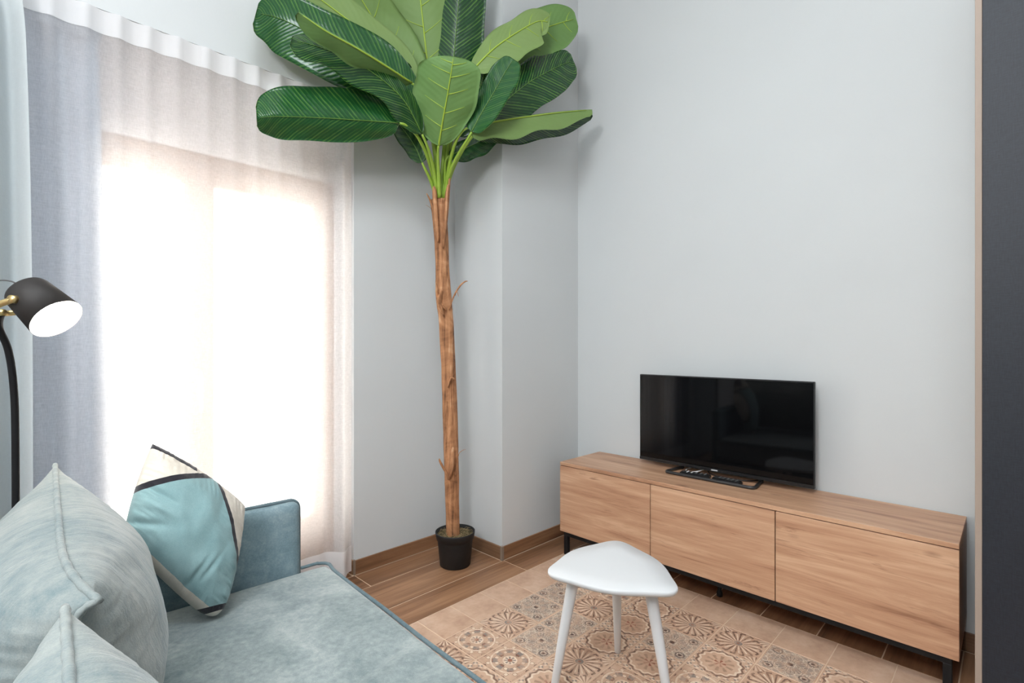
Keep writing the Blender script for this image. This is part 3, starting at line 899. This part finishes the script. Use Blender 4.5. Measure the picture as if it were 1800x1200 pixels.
# decorative pillow with bands
def pillow_mat():
    a = Mat('cream_teal_banded_cloth', 0.85, Specular_IOR_Level=0.2, Sheen_Weight=0.25)
    tc = a.node('ShaderNodeTexCoord')
    u, v, _ = a.sep(tc.outputs['UV'])
    n1 = a.noise(a.coord('Object'), 10, 4, .6); n2 = a.noise(a.coord('Object'), 380, 2)
    cream = a.ramp(n1 * .7 + n2 * .3, [(.35, srgb(205, 194, 180)), (.65, srgb(226, 218, 206))])
    teal = a.ramp(n1 * .7 + n2 * .3, [(.35, srgb(124, 156, 159)), (.65, srgb(146, 176, 178))])
    black = (0.022, 0.02, 0.026)
    def line(p, q, bow=0.0):
        dx, dy = q[0] - p[0], q[1] - p[1]; L = math.hypot(dx, dy)
        nx_, ny_ = -dy / L, dx / L                       # left of p->q is positive
        dist = (u - p[0]) * nx_ + (v - p[1]) * ny_
        al = ((u - p[0]) * dx + (v - p[1]) * dy) / (L * L)
        return dist - (al * (al.inv())) * (4 * bow)
    bw = 0.046
    l1 = line((0.66, 1.02), (-0.02, .40), -0.045); l2 = line((1.02, .42), (.62, 1.0), 0.02); l3 = line((.74, -.02), (1.02, .20), 0.0)
    l4 = v.inv() - 0.05
    inside = l1.gt(0) * l2.gt(0) * l3.gt(0) * v.gt(0.055)
    col = a.mix(inside, cream, teal)
    band = (l1.near(-bw * .5, bw * .5) ).max(l2.near(-bw * .5, bw * .5) * l1.gt(-.02)).max(l3.near(-bw * .6, bw * .6))
    band = band.max(v.gt(.93) * u.lt(.42))
    col = a.mix(band, col, black)
    a.color(col); a.bump(n2, .25, .002)
    return a.m
T_ = Vector((.333, 1.90, .945)); R_ = Vector((.575, 1.822, .715)); B_ = Vector((.462, 1.690, .402)); L_ = Vector((.245, 1.80, .70))
pr = tag(empty('throw_pillow', (.42, 1.79, .43)), 'cream and teal throw pillow with black bands leaning on the sofa arm', 'pillow')
def pframe(s, t):
    u, v = (s + 1) / 2, (t + 1) / 2
    if s > 0 and t < 0:
        k = (s * -t) ** 4; u -= .06 * k; v += .06 * k
    p = (L_ * (1 - u) + B_ * u) * (1 - v) + (T_ * (1 - u) + R_ * u) * v
    nr = ((R_ - L_).cross(T_ - B_)).normalized()
    nr = nr if nr.dot(Vector((.4, -1, .2))) > 0 else -nr
    return p - pr.location, nr
def pcrease(s, t):
    h = 0
    for (x0, y0, ang, am, wdt) in ((-.75, -.55, .55, -.016, .05), (-.62, -.2, .2, .010, .07), (.25, -.62, 1.25, -.012, .04), (.42, -.45, 1.2, -.010, .035), (-.7, .05, .1, -.012, .06)):
        dx, dy = s - x0, t - y0
        al = dx * math.cos(ang) + dy * math.sin(ang); pe = -dx * math.sin(ang) + dy * math.cos(ang)
        h += am * math.exp(-(pe / wdt) ** 2) * math.exp(-(al / .28) ** 2)
    return h
o, seam = pillow('cover', pframe, 80, (.105, .055), pillow_mat(), wr=.012, pw=.42, pinch=-.055, seed=3, crease=pcrease, par=pr)

# ------------------------------------------------------------------ floor lamp
lamp = tag(empty('floor_lamp', (.035, 2.215, 0)), 'black floor lamp with brass bracket and lit tilted shade', 'lamp')
lo = Vector((.035, 2.215, 0))
M_SHADE = plain('shade_dark_brown', (0.020, 0.016, 0.0145), 0.6)
M_SHIN = plain('shade_white_inside', (.9, .9, .88), .5)
def emis(name, c, st):
    m = bpy.data.materials.new(name); m.use_nodes = True
    b = m.node_tree.nodes['Principled BSDF']
    b.inputs['Base Color'].default_value = (.9, .9, .9, 1); b.inputs['Emission Color'].default_value = (*c, 1); b.inputs['Emission Strength'].default_value = st
    return m
sc = Vector((.1186, 2.0134, 1.3284)); sn = Vector((.489, -.5896, -.6428)).normalized()
rot = Vector((0, 0, 1)).rotation_difference(sn).to_matrix().to_4x4()
SMX = Matrix.Translation(sc - lo) @ rot
lathe('shade', [(0.0, -.130), (.046, -.130), (.055, -.127), (.058, -.120), (.0695, 0.0), (.0685, .0)], M_SHADE, lamp, 48, SMX)
lathe('shade_lining', [(.0684, 0.0), (.0565, -.118), (.03, -.124), (0, -.124)], M_SHIN, lamp, 48, SMX)
lathe('bulb', [(0.0, -.012)] + [(.034 * math.sin(a * math.pi / 14), -.046 + .034 * math.cos(a * math.pi / 14)) for a in range(1, 11)] + [(.014, -.085), (.014, -.122)], emis('lit_bulb', (1.0, .93, .82), 40.0), lamp, 24, SMX)
# brass fork: arms on both sides of the shade
side = sn.cross(Vector((0, 0, 1))).normalized()          # horizontal axis through the shade
piv = sc - sn * .082
k0 = sc - sn * .125 + Vector((-.055, .03, -.062))
for sgn in (1, -1):
    a = piv + side * (.0665 * sgn)
    bpt = k0 + side * (.024 * sgn)
    path = [k0, bpt, bpt.lerp(a, .5) + side * (.014 * sgn), a]
    tube('bracket_arm', [p - lo for p in catmull(path, 12)], .0090, M_BRASS, lamp, 12, .9)
    tube('bracket_knob', [a - side * (.006 * sgn) - lo, a + side * (.009 * sgn) - lo], .0115, M_BRASS, lamp, 16)
tube('bracket_screw', [k0 + Vector((.004, -.012, 0)) - lo, k0 + Vector((-.004, .012, 0)) - lo], .010, M_BRASS, lamp, 14)
pole = [Vector((.035, 2.215, .012)), Vector((.035, 2.215, .5)), Vector((.034, 2.213, .95)), Vector((.030, 2.205, 1.12)), Vector((.018, 2.19, 1.235)), Vector((-.002, 2.165, 1.305)), k0]
tube('pole', [p - lo for p in catmull(pole, 60)], .0095, M_BLACK, lamp, 14)
lathe('base', [(0, .0005), (.13, .0005), (.135, .004), (.135, .010), (.128, .016), (.02, .018), (.011, .03), (0, .03)], M_BLACK, lamp, 48)
bk = sc - sn * .130
tube('cord', [p - lo for p in catmull([bk, bk + Vector((-.035, .03, .030)), bk + Vector((-.085, .07, .02)), bk + Vector((-.105, .085, -.04)), k0 + Vector((-.02, .015, -.01))], 40)], .0022, plain('grey_cord', (.10, .10, .10), .5), lamp, 8)
sp = bpy.data.lights.new('bulb_light', 'SPOT'); sp.energy = 1.2; sp.color = (1.0, .86, .68); sp.shadow_soft_size = .03; sp.spot_size = math.radians(125); sp.spot_blend = .6
spo = bpy.data.objects.new('bulb_light', sp); COL.objects.link(spo)
spo.location = sc - sn * .004; spo.rotation_euler = sn.to_track_quat('-Z', 'Y').to_euler()

# bodies of the added fill lights, out of view above and behind the camera
for (lx, ly), pw, lc, lb in FILL_LAMPS:
    cl = tag(empty('ceiling_fill_fixture', (lx, ly, CEIL)), lb, 'lamp', 'added ceiling fill lights')
    boxes('housing', [(-.5, .5, -.5, .5, -.07, -.0005)], M_WHITE, cl, .01)
    boxes('diffuser', [(-.46, .46, -.46, .46, -.08, -.0705)], emis('fill_diffuser', (1, 1, 1), 2.0), cl, .002, 1)
pd = tag(empty('globe_fill_fixture', FILL_GLOBE), 'added unseen white globe fill light hanging behind the camera', 'lamp')
lathe('globe', [(.001, -.2)] + [(.2 * math.sin(a * math.pi / 20), -.2 * math.cos(a * math.pi / 20)) for a in range(1, 20)] + [(.001, .2)], emis('fill_globe_glow', (1, .97, .94), 6.0), pd, 32)
tube('suspension_cord', [Vector((0, 0, .2)), Vector((0, 0, CEIL - FILL_GLOBE.z - .03))], .004, M_BLACK, pd, 8)
lathe('ceiling_rose', [(0, -.03), (.05, -.03), (.06, -.0005), (0, -.0005)], M_WHITE, pd, 24, Matrix.Translation((0, 0, CEIL - FILL_GLOBE.z)))

# ------------------------------------------------------------------ artificial banana plant
PC = Vector((1.83, 2.266, 0))
plant = tag(empty('banana_plant', PC), 'tall artificial banana plant with broad leaves in a black pot', 'plant')
M_POT = plain('black_pot', (0.009, 0.009, 0.010), 0.6)
lathe('pot', [(0, .0005), (.082, .0005), (.087, .006), (.100, .145), (.1015, .150), (.1065, .152), (.1125, .186), (.1125, .192), (.1075, .192), (.1045, .165), (.1035, .155), (0, .155)], M_POT, plant, 56)
def soil_mat():
    a = Mat('moss_and_fibre', 0.95)
    v = a.coord('Object'); n1 = a.noise(v, 60, 4, .7, .8); n2 = a.noise(v, 200, 3, .7)
    a.color(a.ramp(n1 * .6 + n2 * .4, [(.36, (.02, .016, .008)), (.5, (.11, .09, .035)), (.62, (.30, .21, .11))]))
    a.bump(n2, .8, .01); return a.m
V, Fc = [(0, 0, .176)], []
R, N_ = 10, 40
for i in range(1, R + 1):
    for k in range(N_):
        a = 2 * math.pi * k / N_; r = .1055 * i / R
        V.append((r * math.cos(a), r * math.sin(a), .174 + .006 * noise.noise(Vector((r * math.cos(a) * 60, r * math.sin(a) * 60, 2))) - .004 * (i / R)))
for k in range(N_):
    Fc.append((0, 1 + k, 1 + (k + 1) % N_))
    for i in range(1, R): Fc.append((1 + (i - 1) * N_ + k, 1 + i * N_ + k, 1 + i * N_ + (k + 1) % N_, 1 + (i - 1) * N_ + (k + 1) % N_))
M_SOIL = soil_mat()
mesh('moss', V, Fc, M_SOIL, plant, True)
V, Fc = [], []
for k in range(70):
    a = random.uniform(0, 6.28); r = random.uniform(.045, .098)
    p = Vector((r * math.cos(a), r * math.sin(a), .176)); b = random.uniform(0, 6.28); l = random.uniform(.02, .045)
    q = p + Vector((math.cos(b) * l, math.sin(b) * l, random.uniform(.0, .012)))
    q2 = Vector((q.x, q.y)); 
    if q2.length > .1: q *= .1 / q2.length; q.z = .182
    tube_data([p, (p + q) / 2 + Vector((0, 0, .008)), q], .0009, 4, V, Fc)
tag(mesh('straw_fibre', V, Fc, plain('straw', (.36, .26, .13), .8), plant), kind='stuff')

def bark_mat():
    a = Mat('banana_bark', 0.8)
    v = a.coord('Object', (34, 34, 2.4)); n1 = a.noise(v, 1, 5, .65, .8); n2 = a.noise(a.coord('Object', (150, 150, 6)), 1, 3, .6); n3 = a.noise(a.coord('Object', (6, 6, 9)), 1, 4, .6, 1.0)
    a.color(a.ramp(n1 * .45 + n2 * .2 + n3 * .35, [(.38, (.075, .03, .013)), (.46, (.32, .138, .058)), (.55, (.54, .26, .122)), (.66, (.74, .48, .29))]))
    a.bump(n1 * .5 + n2 * .2 + n3 * .3, .9, .010); return a.m
M_BARK = bark_mat()
DP = 2.894
tp = [(797, 945, 12), (795, 880, 12), (794, 830, 12.5), (793, 790, 13), (791, 720, 13), (789, 660, 12.5), (787, 620, 12.5), (784, 560, 12.5), (780, 520, 13.5), (778, 480, 12), (776, 430, 12), (773, 385, 13), (771, 352, 15)]
path = catmull([P(u, v, DP) for u, v, r in tp], 90)
path[0] = P(797, 950, DP)
rad = [p[2] for p in catmull([Vector((0, 0, r)) for u, v, r in tp], 90)]
V, Fc = tube_data([p - PC for p in path], [r / F * DP for r in rad], 20)
for i, v in enumerate(V):
    c = path[i // 20] - PC
    k = 1 + .09 * noise.noise(Vector((v.x * 30, v.y * 30, v.z * 3))) + .05 * noise.noise(Vector((v.x * 70, v.y * 70, v.z * 9)))
    for zr in (.47, .78, 1.03, 1.46, 1.62):
        k += .06 * math.exp(-((v.z - zr) / .012) ** 2) * (.4 + .6 * noise.noise(Vector((v.x * 20, v.y * 20, zr))))
    V[i] = c + (v - c) * k
trunk = mesh('trunk', V, Fc, M_BARK, plant, True)
def flap(pts, w, name='bark_strip', mat=M_BARK):
    """a thin curling strip following image points (u, v, forward)"""
    c = catmull([P(*p) - PC for p in pts], 14)
    V, Fc = tube_data(c, [w * (math.sin(math.pi * (.12 + .80 * i / 14)) ** .7) for i in range(15)], 8, flat=.55)
    return mesh(name, V, Fc, mat, plant, True)
D0 = DP - .052
flap([(784, 545, D0), (770, 525, D0), (767, 498, D0 - .02)], .017)
flap([(780, 555, D0 - .004), (772, 530, D0 - .012), (776, 508, D0 - .012)], .022)
flap([(790, 545, D0 + .02), (797, 522, D0 + .01), (808, 503, D0 - .005), (817, 495, D0 - .01), (822, 494, D0 - .01)], .0085)
flap([(800, 520, D0), (803, 512, D0 - .004), (806, 521, D0 - .006)], .003)
flap([(792, 840, D0), (783, 828, D0 - .005), (774, 812, D0 - .012), (772, 806, D0 - .016)], .012)
flap([(789, 842, D0 - .004), (794, 815, D0 - .008), (796, 785, D0 - .004)], .026)
flap([(800, 835, D0), (806, 800, D0), (812, 792, D0 - .01), (819, 789, D0 - .015)], .0028)
flap([(787, 680, D0 - .001), (793, 664, D0 - .006), (801, 668, D0)], .010)
# torn sheath round the crown
flap([(766, 400, D0), (762, 372, D0 + .005), (756, 352, D0 + .005), (750, 340, D0 + .01)], .010)
flap([(771, 425, D0 - .004), (767, 385, D0 - .010), (764, 340, D0 - .012), (763, 328, D0 - .012)], .026)
flap([(779, 435, D0 - .004), (783, 385, D0 - .008), (786, 345, D0 - .010), (788, 325, D0 - .010)], .026)
flap([(785, 400, D0), (788, 350, D0 + .004), (790, 318, D0 + .01), (792, 295, D0 + .015)], .012)
flap([(762, 372, D0), (755, 364, D0 - .01), (748, 360, D0 - .02)], .0018)

# leaves --------------------------------------------------------------
def leaf_top_mat():
    a = Mat('leaf_upper_side', 0.27, Coat_Weight=0.3, Coat_Roughness=0.06, Specular_IOR_Level=0.4)
    tc = a.node('ShaderNodeTexCoord')
    u, v, _ = a.sep(tc.outputs['UV'])                    # u across -1..1 (stored 0..1), v along
    au = ((u - .5) * 2.0).abs()
    ph = v * 1.0 - au * .17
    n = a.noise(a.coord('Object'), 9, 3, .6)
    w = ((ph * 230.0) + n * 4.0).sin()
    w2 = ((ph * 58.0) + n * 9.0).sin()
    st_ = a.ramp((w * .5 + .5) * .75 + (w2 * .5 + .5) * .25, [(.35, (.006, .040, .012)), (.72, (.020, .085, .018)), (.95, (.11, .235, .040))])
    st2 = a.mix(n * .55, st_, (.008, .052, .014))
    oi = a.node('ShaderNodeObjectInfo')
    a.color(a.mix(X(a.nt, oi.outputs['Random']).gt(.6) * .30, st2, (.016, .135, .030)))
    n9 = a.noise(a.coord('Object'), 26, 2, .5, .4)
    a.bump((w * .5 + .5) * .45 + n * 2.5 + n9 * 1.6, .30, .004)
    return a.m
def leaf_under_mat():
    a = Mat('leaf_under_side', 0.55, Specular_IOR_Level=0.35)
    tc = a.node('ShaderNodeTexCoord')
    u, v, _ = a.sep(tc.outputs['UV'])
    au = ((u - .5) * 2.0).abs()
    n = a.noise(a.coord('Object'), 7, 3, .6)
    w = (((v - au * .2) * 110.0) + n * 4.0).sin()
    oi = a.node('ShaderNodeObjectInfo')
    c1 = a.mix(X(a.nt, oi.outputs['Random']), (.105, .235, .062), (.215, .285, .088))
    a.color(a.mix(n * .5, c1, (.20, .31, .11)))
    a.bump(w, .12, .002)
    return a.m
M_LT, M_LU = leaf_top_mat(), leaf_under_mat()
M_STALK = plain('stalk_green', (.30, .46, .055), .4)
M_RIB = plain('rib_yellow_green', (.36, .50, .05), .45)
M_RIBD = plain('rib_dark_green', (.10, .22, .03), .35)
camp = Vector((0, 0, CH))
HUB = P(773, 352, DP)

def leaf(rib, wl, wr, face, dl=0.0, dr=0.0, ripple=(0, 0), tipcut=0.16, hub=(773, 352, DP), veins=0, bend=None, prof=(.9, .48), stalk=True):
    """rib: image points (u, v, forward distance) from blade base to tip; wl / wr: half widths left and right of the
    direction of growth; dl / dr: how far each margin lies behind (+) or before (-) the rib"""
    N, M = 44, 8
    rb = catmull([Vector(p) for p in rib], N)
    G, UV = [], []
    ctr = []
    seed = rib[0][0] * .37 + rib[-1][1]
    for i in range(N + 1):
        s = i / N
        t = rb[min(i + 1, N)] - rb[max(i - 1, 0)]
        tt = Vector((t[0], t[1])).normalized()
        nrm = Vector((tt[1], -tt[0]))
        ss = (s * (1 - tipcut * .35)) ** prof[0]
        w = max(0.0, 4 * ss * (1 - ss)) ** prof[1]
        if s > .93: w *= math.sqrt(max(0, 1 - ((s - .93) / .07) ** 2)) * .35 + .65
        row = []
        for k in range(-M, M + 1):
            q = k / M
            hw = (wl if q > 0 else wr) * w
            hw *= 1 + .05 * noise.noise(Vector((s * 5 + seed, 1 if q > 0 else 5, 0)))
            amp = ripple[0] if q > 0 else ripple[1]
            ed = amp * math.sin(s * 17 + seed) * q * q * (1 if 0.05 < s < .97 else .4)
            off = nrm * (abs(q) * hw + ed) * (1 if q > 0 else -1)
            tipb = (-.10 * max(0, s - .9) / .1) * (1 - abs(q)) * 0
            dd = (dl if q > 0 else dr) * (abs(q) ** 1.25) * min(1, w * 1.2)
            dd += .010 * noise.noise(Vector((s * 6 + seed, q * 2, 3))) * abs(q)
            u_, v_, d_ = rb[i][0] + off[0], rb[i][1] + off[1], rb[i][2] + dd
            p = P(u_, v_, d_)
            row.append(p - PC)
            UV.append((q * .5 + .5, s))
        G.append(row); ctr.append(row[M].copy())
    C = 2 * M + 1
    A = [p for r in G for p in r]
    # normals of the sheet, turned towards the camera
    nor = []
    for i in range(N + 1):
        for k in range(C):
            a = G[min(i + 1, N)][k] - G[max(i - 1, 0)][k]
            b = G[i][min(k + 1, C - 1)] - G[i][max(k - 1, 0)]
            n = a.cross(b)
            if n.length < 1e-9: n = nor[-1].copy() if nor else Vector((0, -1, 0))
            n.normalize(); nor.append(n)
    mid = (N // 2) * C + M
    sg = 1 if nor[mid].dot(camp - PC - A[mid]) > 0 else -1
    nv = len(A)
    Bk = [A[i] - nor[i] * sg * .0016 for i in range(nv)]
    Fc, MI = [], []
    f0, f1 = (0, 1) if face == 'top' else (1, 0)
    for i in range(N):
        for k in range(C - 1):
            q = (i * C + k, i * C + k + 1, (i + 1) * C + k + 1, (i + 1) * C + k)
            if sg > 0: q = tuple(reversed(q))
            Fc.append(q); MI.append(f0)
            Fc.append(tuple(nv + j for j in reversed(q))); MI.append(f1)
    rim = [i * C for i in range(N + 1)] + [N * C + k for k in range(1, C)] + [i * C + C - 1 for i in range(N - 1, -1, -1)] + [k for k in range(C - 2, 0, -1)]
    for a, b in zip(rim, rim[1:] + rim[:1]):
        Fc.append((a, b, nv + b, nv + a)); MI.append(f1)
    o = mesh('leaf', A + Bk, Fc, [M_LT, M_LU], plant, True, MI, UV + UV)
    # rib
    lift = .0022
    pr_ = [ctr[i] + nor[i * C + M] * sg * lift for i in range(0, N - 1, 2)]
    rr = [(.0052 if face == 'under' else .0030) * (1 - .75 * i / len(pr_)) for i in range(len(pr_))]
    tube('midrib', pr_, rr, M_RIB if face == 'under' else M_RIBD, o, 8)
    if veins:
        V, F2 = [], []
        for j in range(veins):
            s = .16 + .66 * j / max(1, veins - 1)
            for sd in (1, -1):
                if (wl if sd > 0 else wr) < 12: continue
                pts = []
                s1 = s + (.04 if sd > 0 else 0)
                for e in range(7):
                    q = .02 + .62 * e / 6
                    si = s1 + .10 * q + .05 * q * q
                    i = min(N - 1, max(0, int(si * N))); fr = min(1, max(0, si * N - i))
                    k = M + sd * q * M; k0_ = int(math.floor(k)); fk = k - k0_; k1_ = min(C - 1, k0_ + 1)
                    p = (G[i][k0_].lerp(G[i][k1_], fk)).lerp(G[i + 1][k0_].lerp(G[i + 1][k1_], fk), fr)
                    pts.append(p + nor[i * C + k0_] * sg * .0008)
                tube_data(pts, [.0026 * (1 - .7 * e / 6) for e in range(7)], 6, V, F2)
        if V: tag(mesh('side_veins', V, F2, M_RIB, o, True), kind='stuff')
    if stalk:
        a = P(*hub) - PC
        b = ctr[0]
        dirb = (ctr[3] - ctr[0]).normalized()
        L = (b - a).length
        m1 = a + Vector((0, 0, 1)) * L * .35 + (b - a) * .12
        m2 = b - dirb * L * .22
        pth_ = [((1 - t) ** 3) * a + 3 * t * (1 - t) ** 2 * m1 + 3 * t * t * (1 - t) * m2 + t ** 3 * b for t in [i / 16 for i in range(17)]]
        tube('stalk', pth_, [.0165 - .0095 * i / 16 for i in range(17)], M_STALK, o, 8, .8)
    return o

# left, horizontal
leaf([(702, 216, 2.56), (640, 212, 2.46), (560, 207, 2.32), (490, 205, 2.20), (451, 207, 2.14)], 42, 56, 'top', .05, .05, (1.5, 1), hub=(768, 350, DP), prof=(.95, .40))
# long leaf up left, upper side
leaf([(728, 172, 2.66), (660, 118, 2.56), (570, 72, 2.44), (500, 36, 2.36), (450, 22, 2.28)], 62, 52, 'top', -.02, .05, (2, 1), hub=(771, 348, DP), prof=(.9, .42))
# lower sister with the wavy margin
leaf([(742, 236, 2.64), (706, 172, 2.52), (640, 118, 2.40), (570, 86, 2.27), (512, 70, 2.18)], 34, 22, 'top', -.03, .05, (5, 1), hub=(769, 352, DP - .02))
# edge-on leaf with bright rib
leaf([(724, 146, 2.60), (672, 112, 2.42), (624, 83, 2.28), (572, 54, 2.16), (524, 21, 2.08)], 30, 3, 'under', .05, .02, (2.5, 0), hub=(772, 350, DP - .02))
# pale leaf behind them
leaf([(732, 146, 2.76), (690, 100, 2.70), (620, 42, 2.60), (540, -18, 2.48), (480, -60, 2.36)], 18, 34, 'under', .0, .02, (1, 1), hub=(771, 350, DP + .02))
# pale upright leaf left of centre
leaf([(738, 150, 2.80), (706, 102, 2.77), (672, 56, 2.72), (634, -4, 2.63), (600, -70, 2.52)], 56, 46, 'under', .03, -.02, (1, 1), hub=(771, 350, DP + .02), veins=4)
leaf([(756, 150, 2.84), (748, 80, 2.80), (740, 8, 2.74), (731, -70, 2.66), (722, -135, 2.58)], 66, 58, 'under', .03, .03, (1, 1), hub=(772, 350, DP), veins=5)
# dark upright leaf right of centre
leaf([(790, 170, 2.84), (798, 96, 2.80), (804, 30, 2.76), (811, -50, 2.70), (818, -120, 2.63)], 56, 50, 'top', .05, .05, (1, 1), hub=(776, 350, DP), prof=(.72, .34))
# small pale leaf bending towards the room in front
leaf([(771, 256, 2.70), (778, 214, 2.62), (787, 164, 2.54), (794, 122, 2.48), (797, 99, 2.46)], 62, 54, 'under', .03, .04, (1, 1), tipcut=.02, hub=(772, 348, DP - .04), veins=5, prof=(1.28, .44))
# folded bright leaf right
leaf([(829, 232, 2.66), (846, 200, 2.64), (872, 156, 2.61), (890, 124, 2.58), (903, 104, 2.56)], 26, 28, 'top', .02, -.035, (1, 1), hub=(781, 348, DP), prof=(.95, .40))
# dark glossy leaf right
leaf([(842, 226, 2.72), (880, 186, 2.78), (930, 145, 2.86), (975, 120, 2.95), (1008, 106, 3.02)], 36, 48, 'top', .03, .03, (1.5, 1), hub=(782, 350, DP), prof=(.85, .42))
# pale leaves top right, one over the other
leaf([(832, 122, 2.74), (868, 86, 2.76), (908, 58, 2.79), (945, 38, 2.82), (966, 40, 2.84)], 26, 42, 'under', .02, -.01, (1.5, 2), hub=(779, 350, DP), veins=4)
leaf([(846, 128, 2.84), (896, 88, 2.90), (940, 58, 2.95), (980, 42, 3.0), (1013, 33, 3.06)], 40, 48, 'under', .02, .02, (1, 1.5), hub=(779, 350, DP + .02), veins=4)
# edge-on leaf low right with wavy flap, and its dark half behind
leaf([(824, 224, 2.68), (872, 214, 2.74), (930, 205, 2.83), (985, 198, 2.96), (1041, 193, 3.08)], 3, 32, 'under', .02, -.03, (0, 4), hub=(783, 350, DP), prof=(.62, .5))
leaf([(832, 232, 2.74), (880, 226, 2.80), (930, 218, 2.89), (985, 208, 3.0), (1040, 196, 3.10)], 10, 32, 'top', .02, .05, (0, 2), hub=(784, 350, DP), stalk=False)
# small low leaves behind the stalks
leaf([(742, 286, 2.78), (730, 258, 2.78), (708, 226, 2.78), (680, 195, 2.78)], 20, 20, 'top', .02, .0, (1, 1), hub=(766, 352, DP))
leaf([(790, 274, 2.82), (815, 262, 2.84), (845, 248, 2.85), (880, 226, 2.84)], 16, 24, 'top', .02, .02, (1, 1), hub=(784, 352, DP))
# dark leaf filling the middle behind
leaf([(806, 240, 2.84), (830, 190, 2.84), (848, 140, 2.83), (858, 96, 2.80)], 26, 30, 'top', .02, .02, (1, 1), hub=(778, 350, DP))
leaf([(748, 250, 2.82), (728, 200, 2.80), (712, 150, 2.76), (700, 110, 2.70)], 28, 28, 'top', .02, .02, (1, 1), hub=(770, 350, DP))
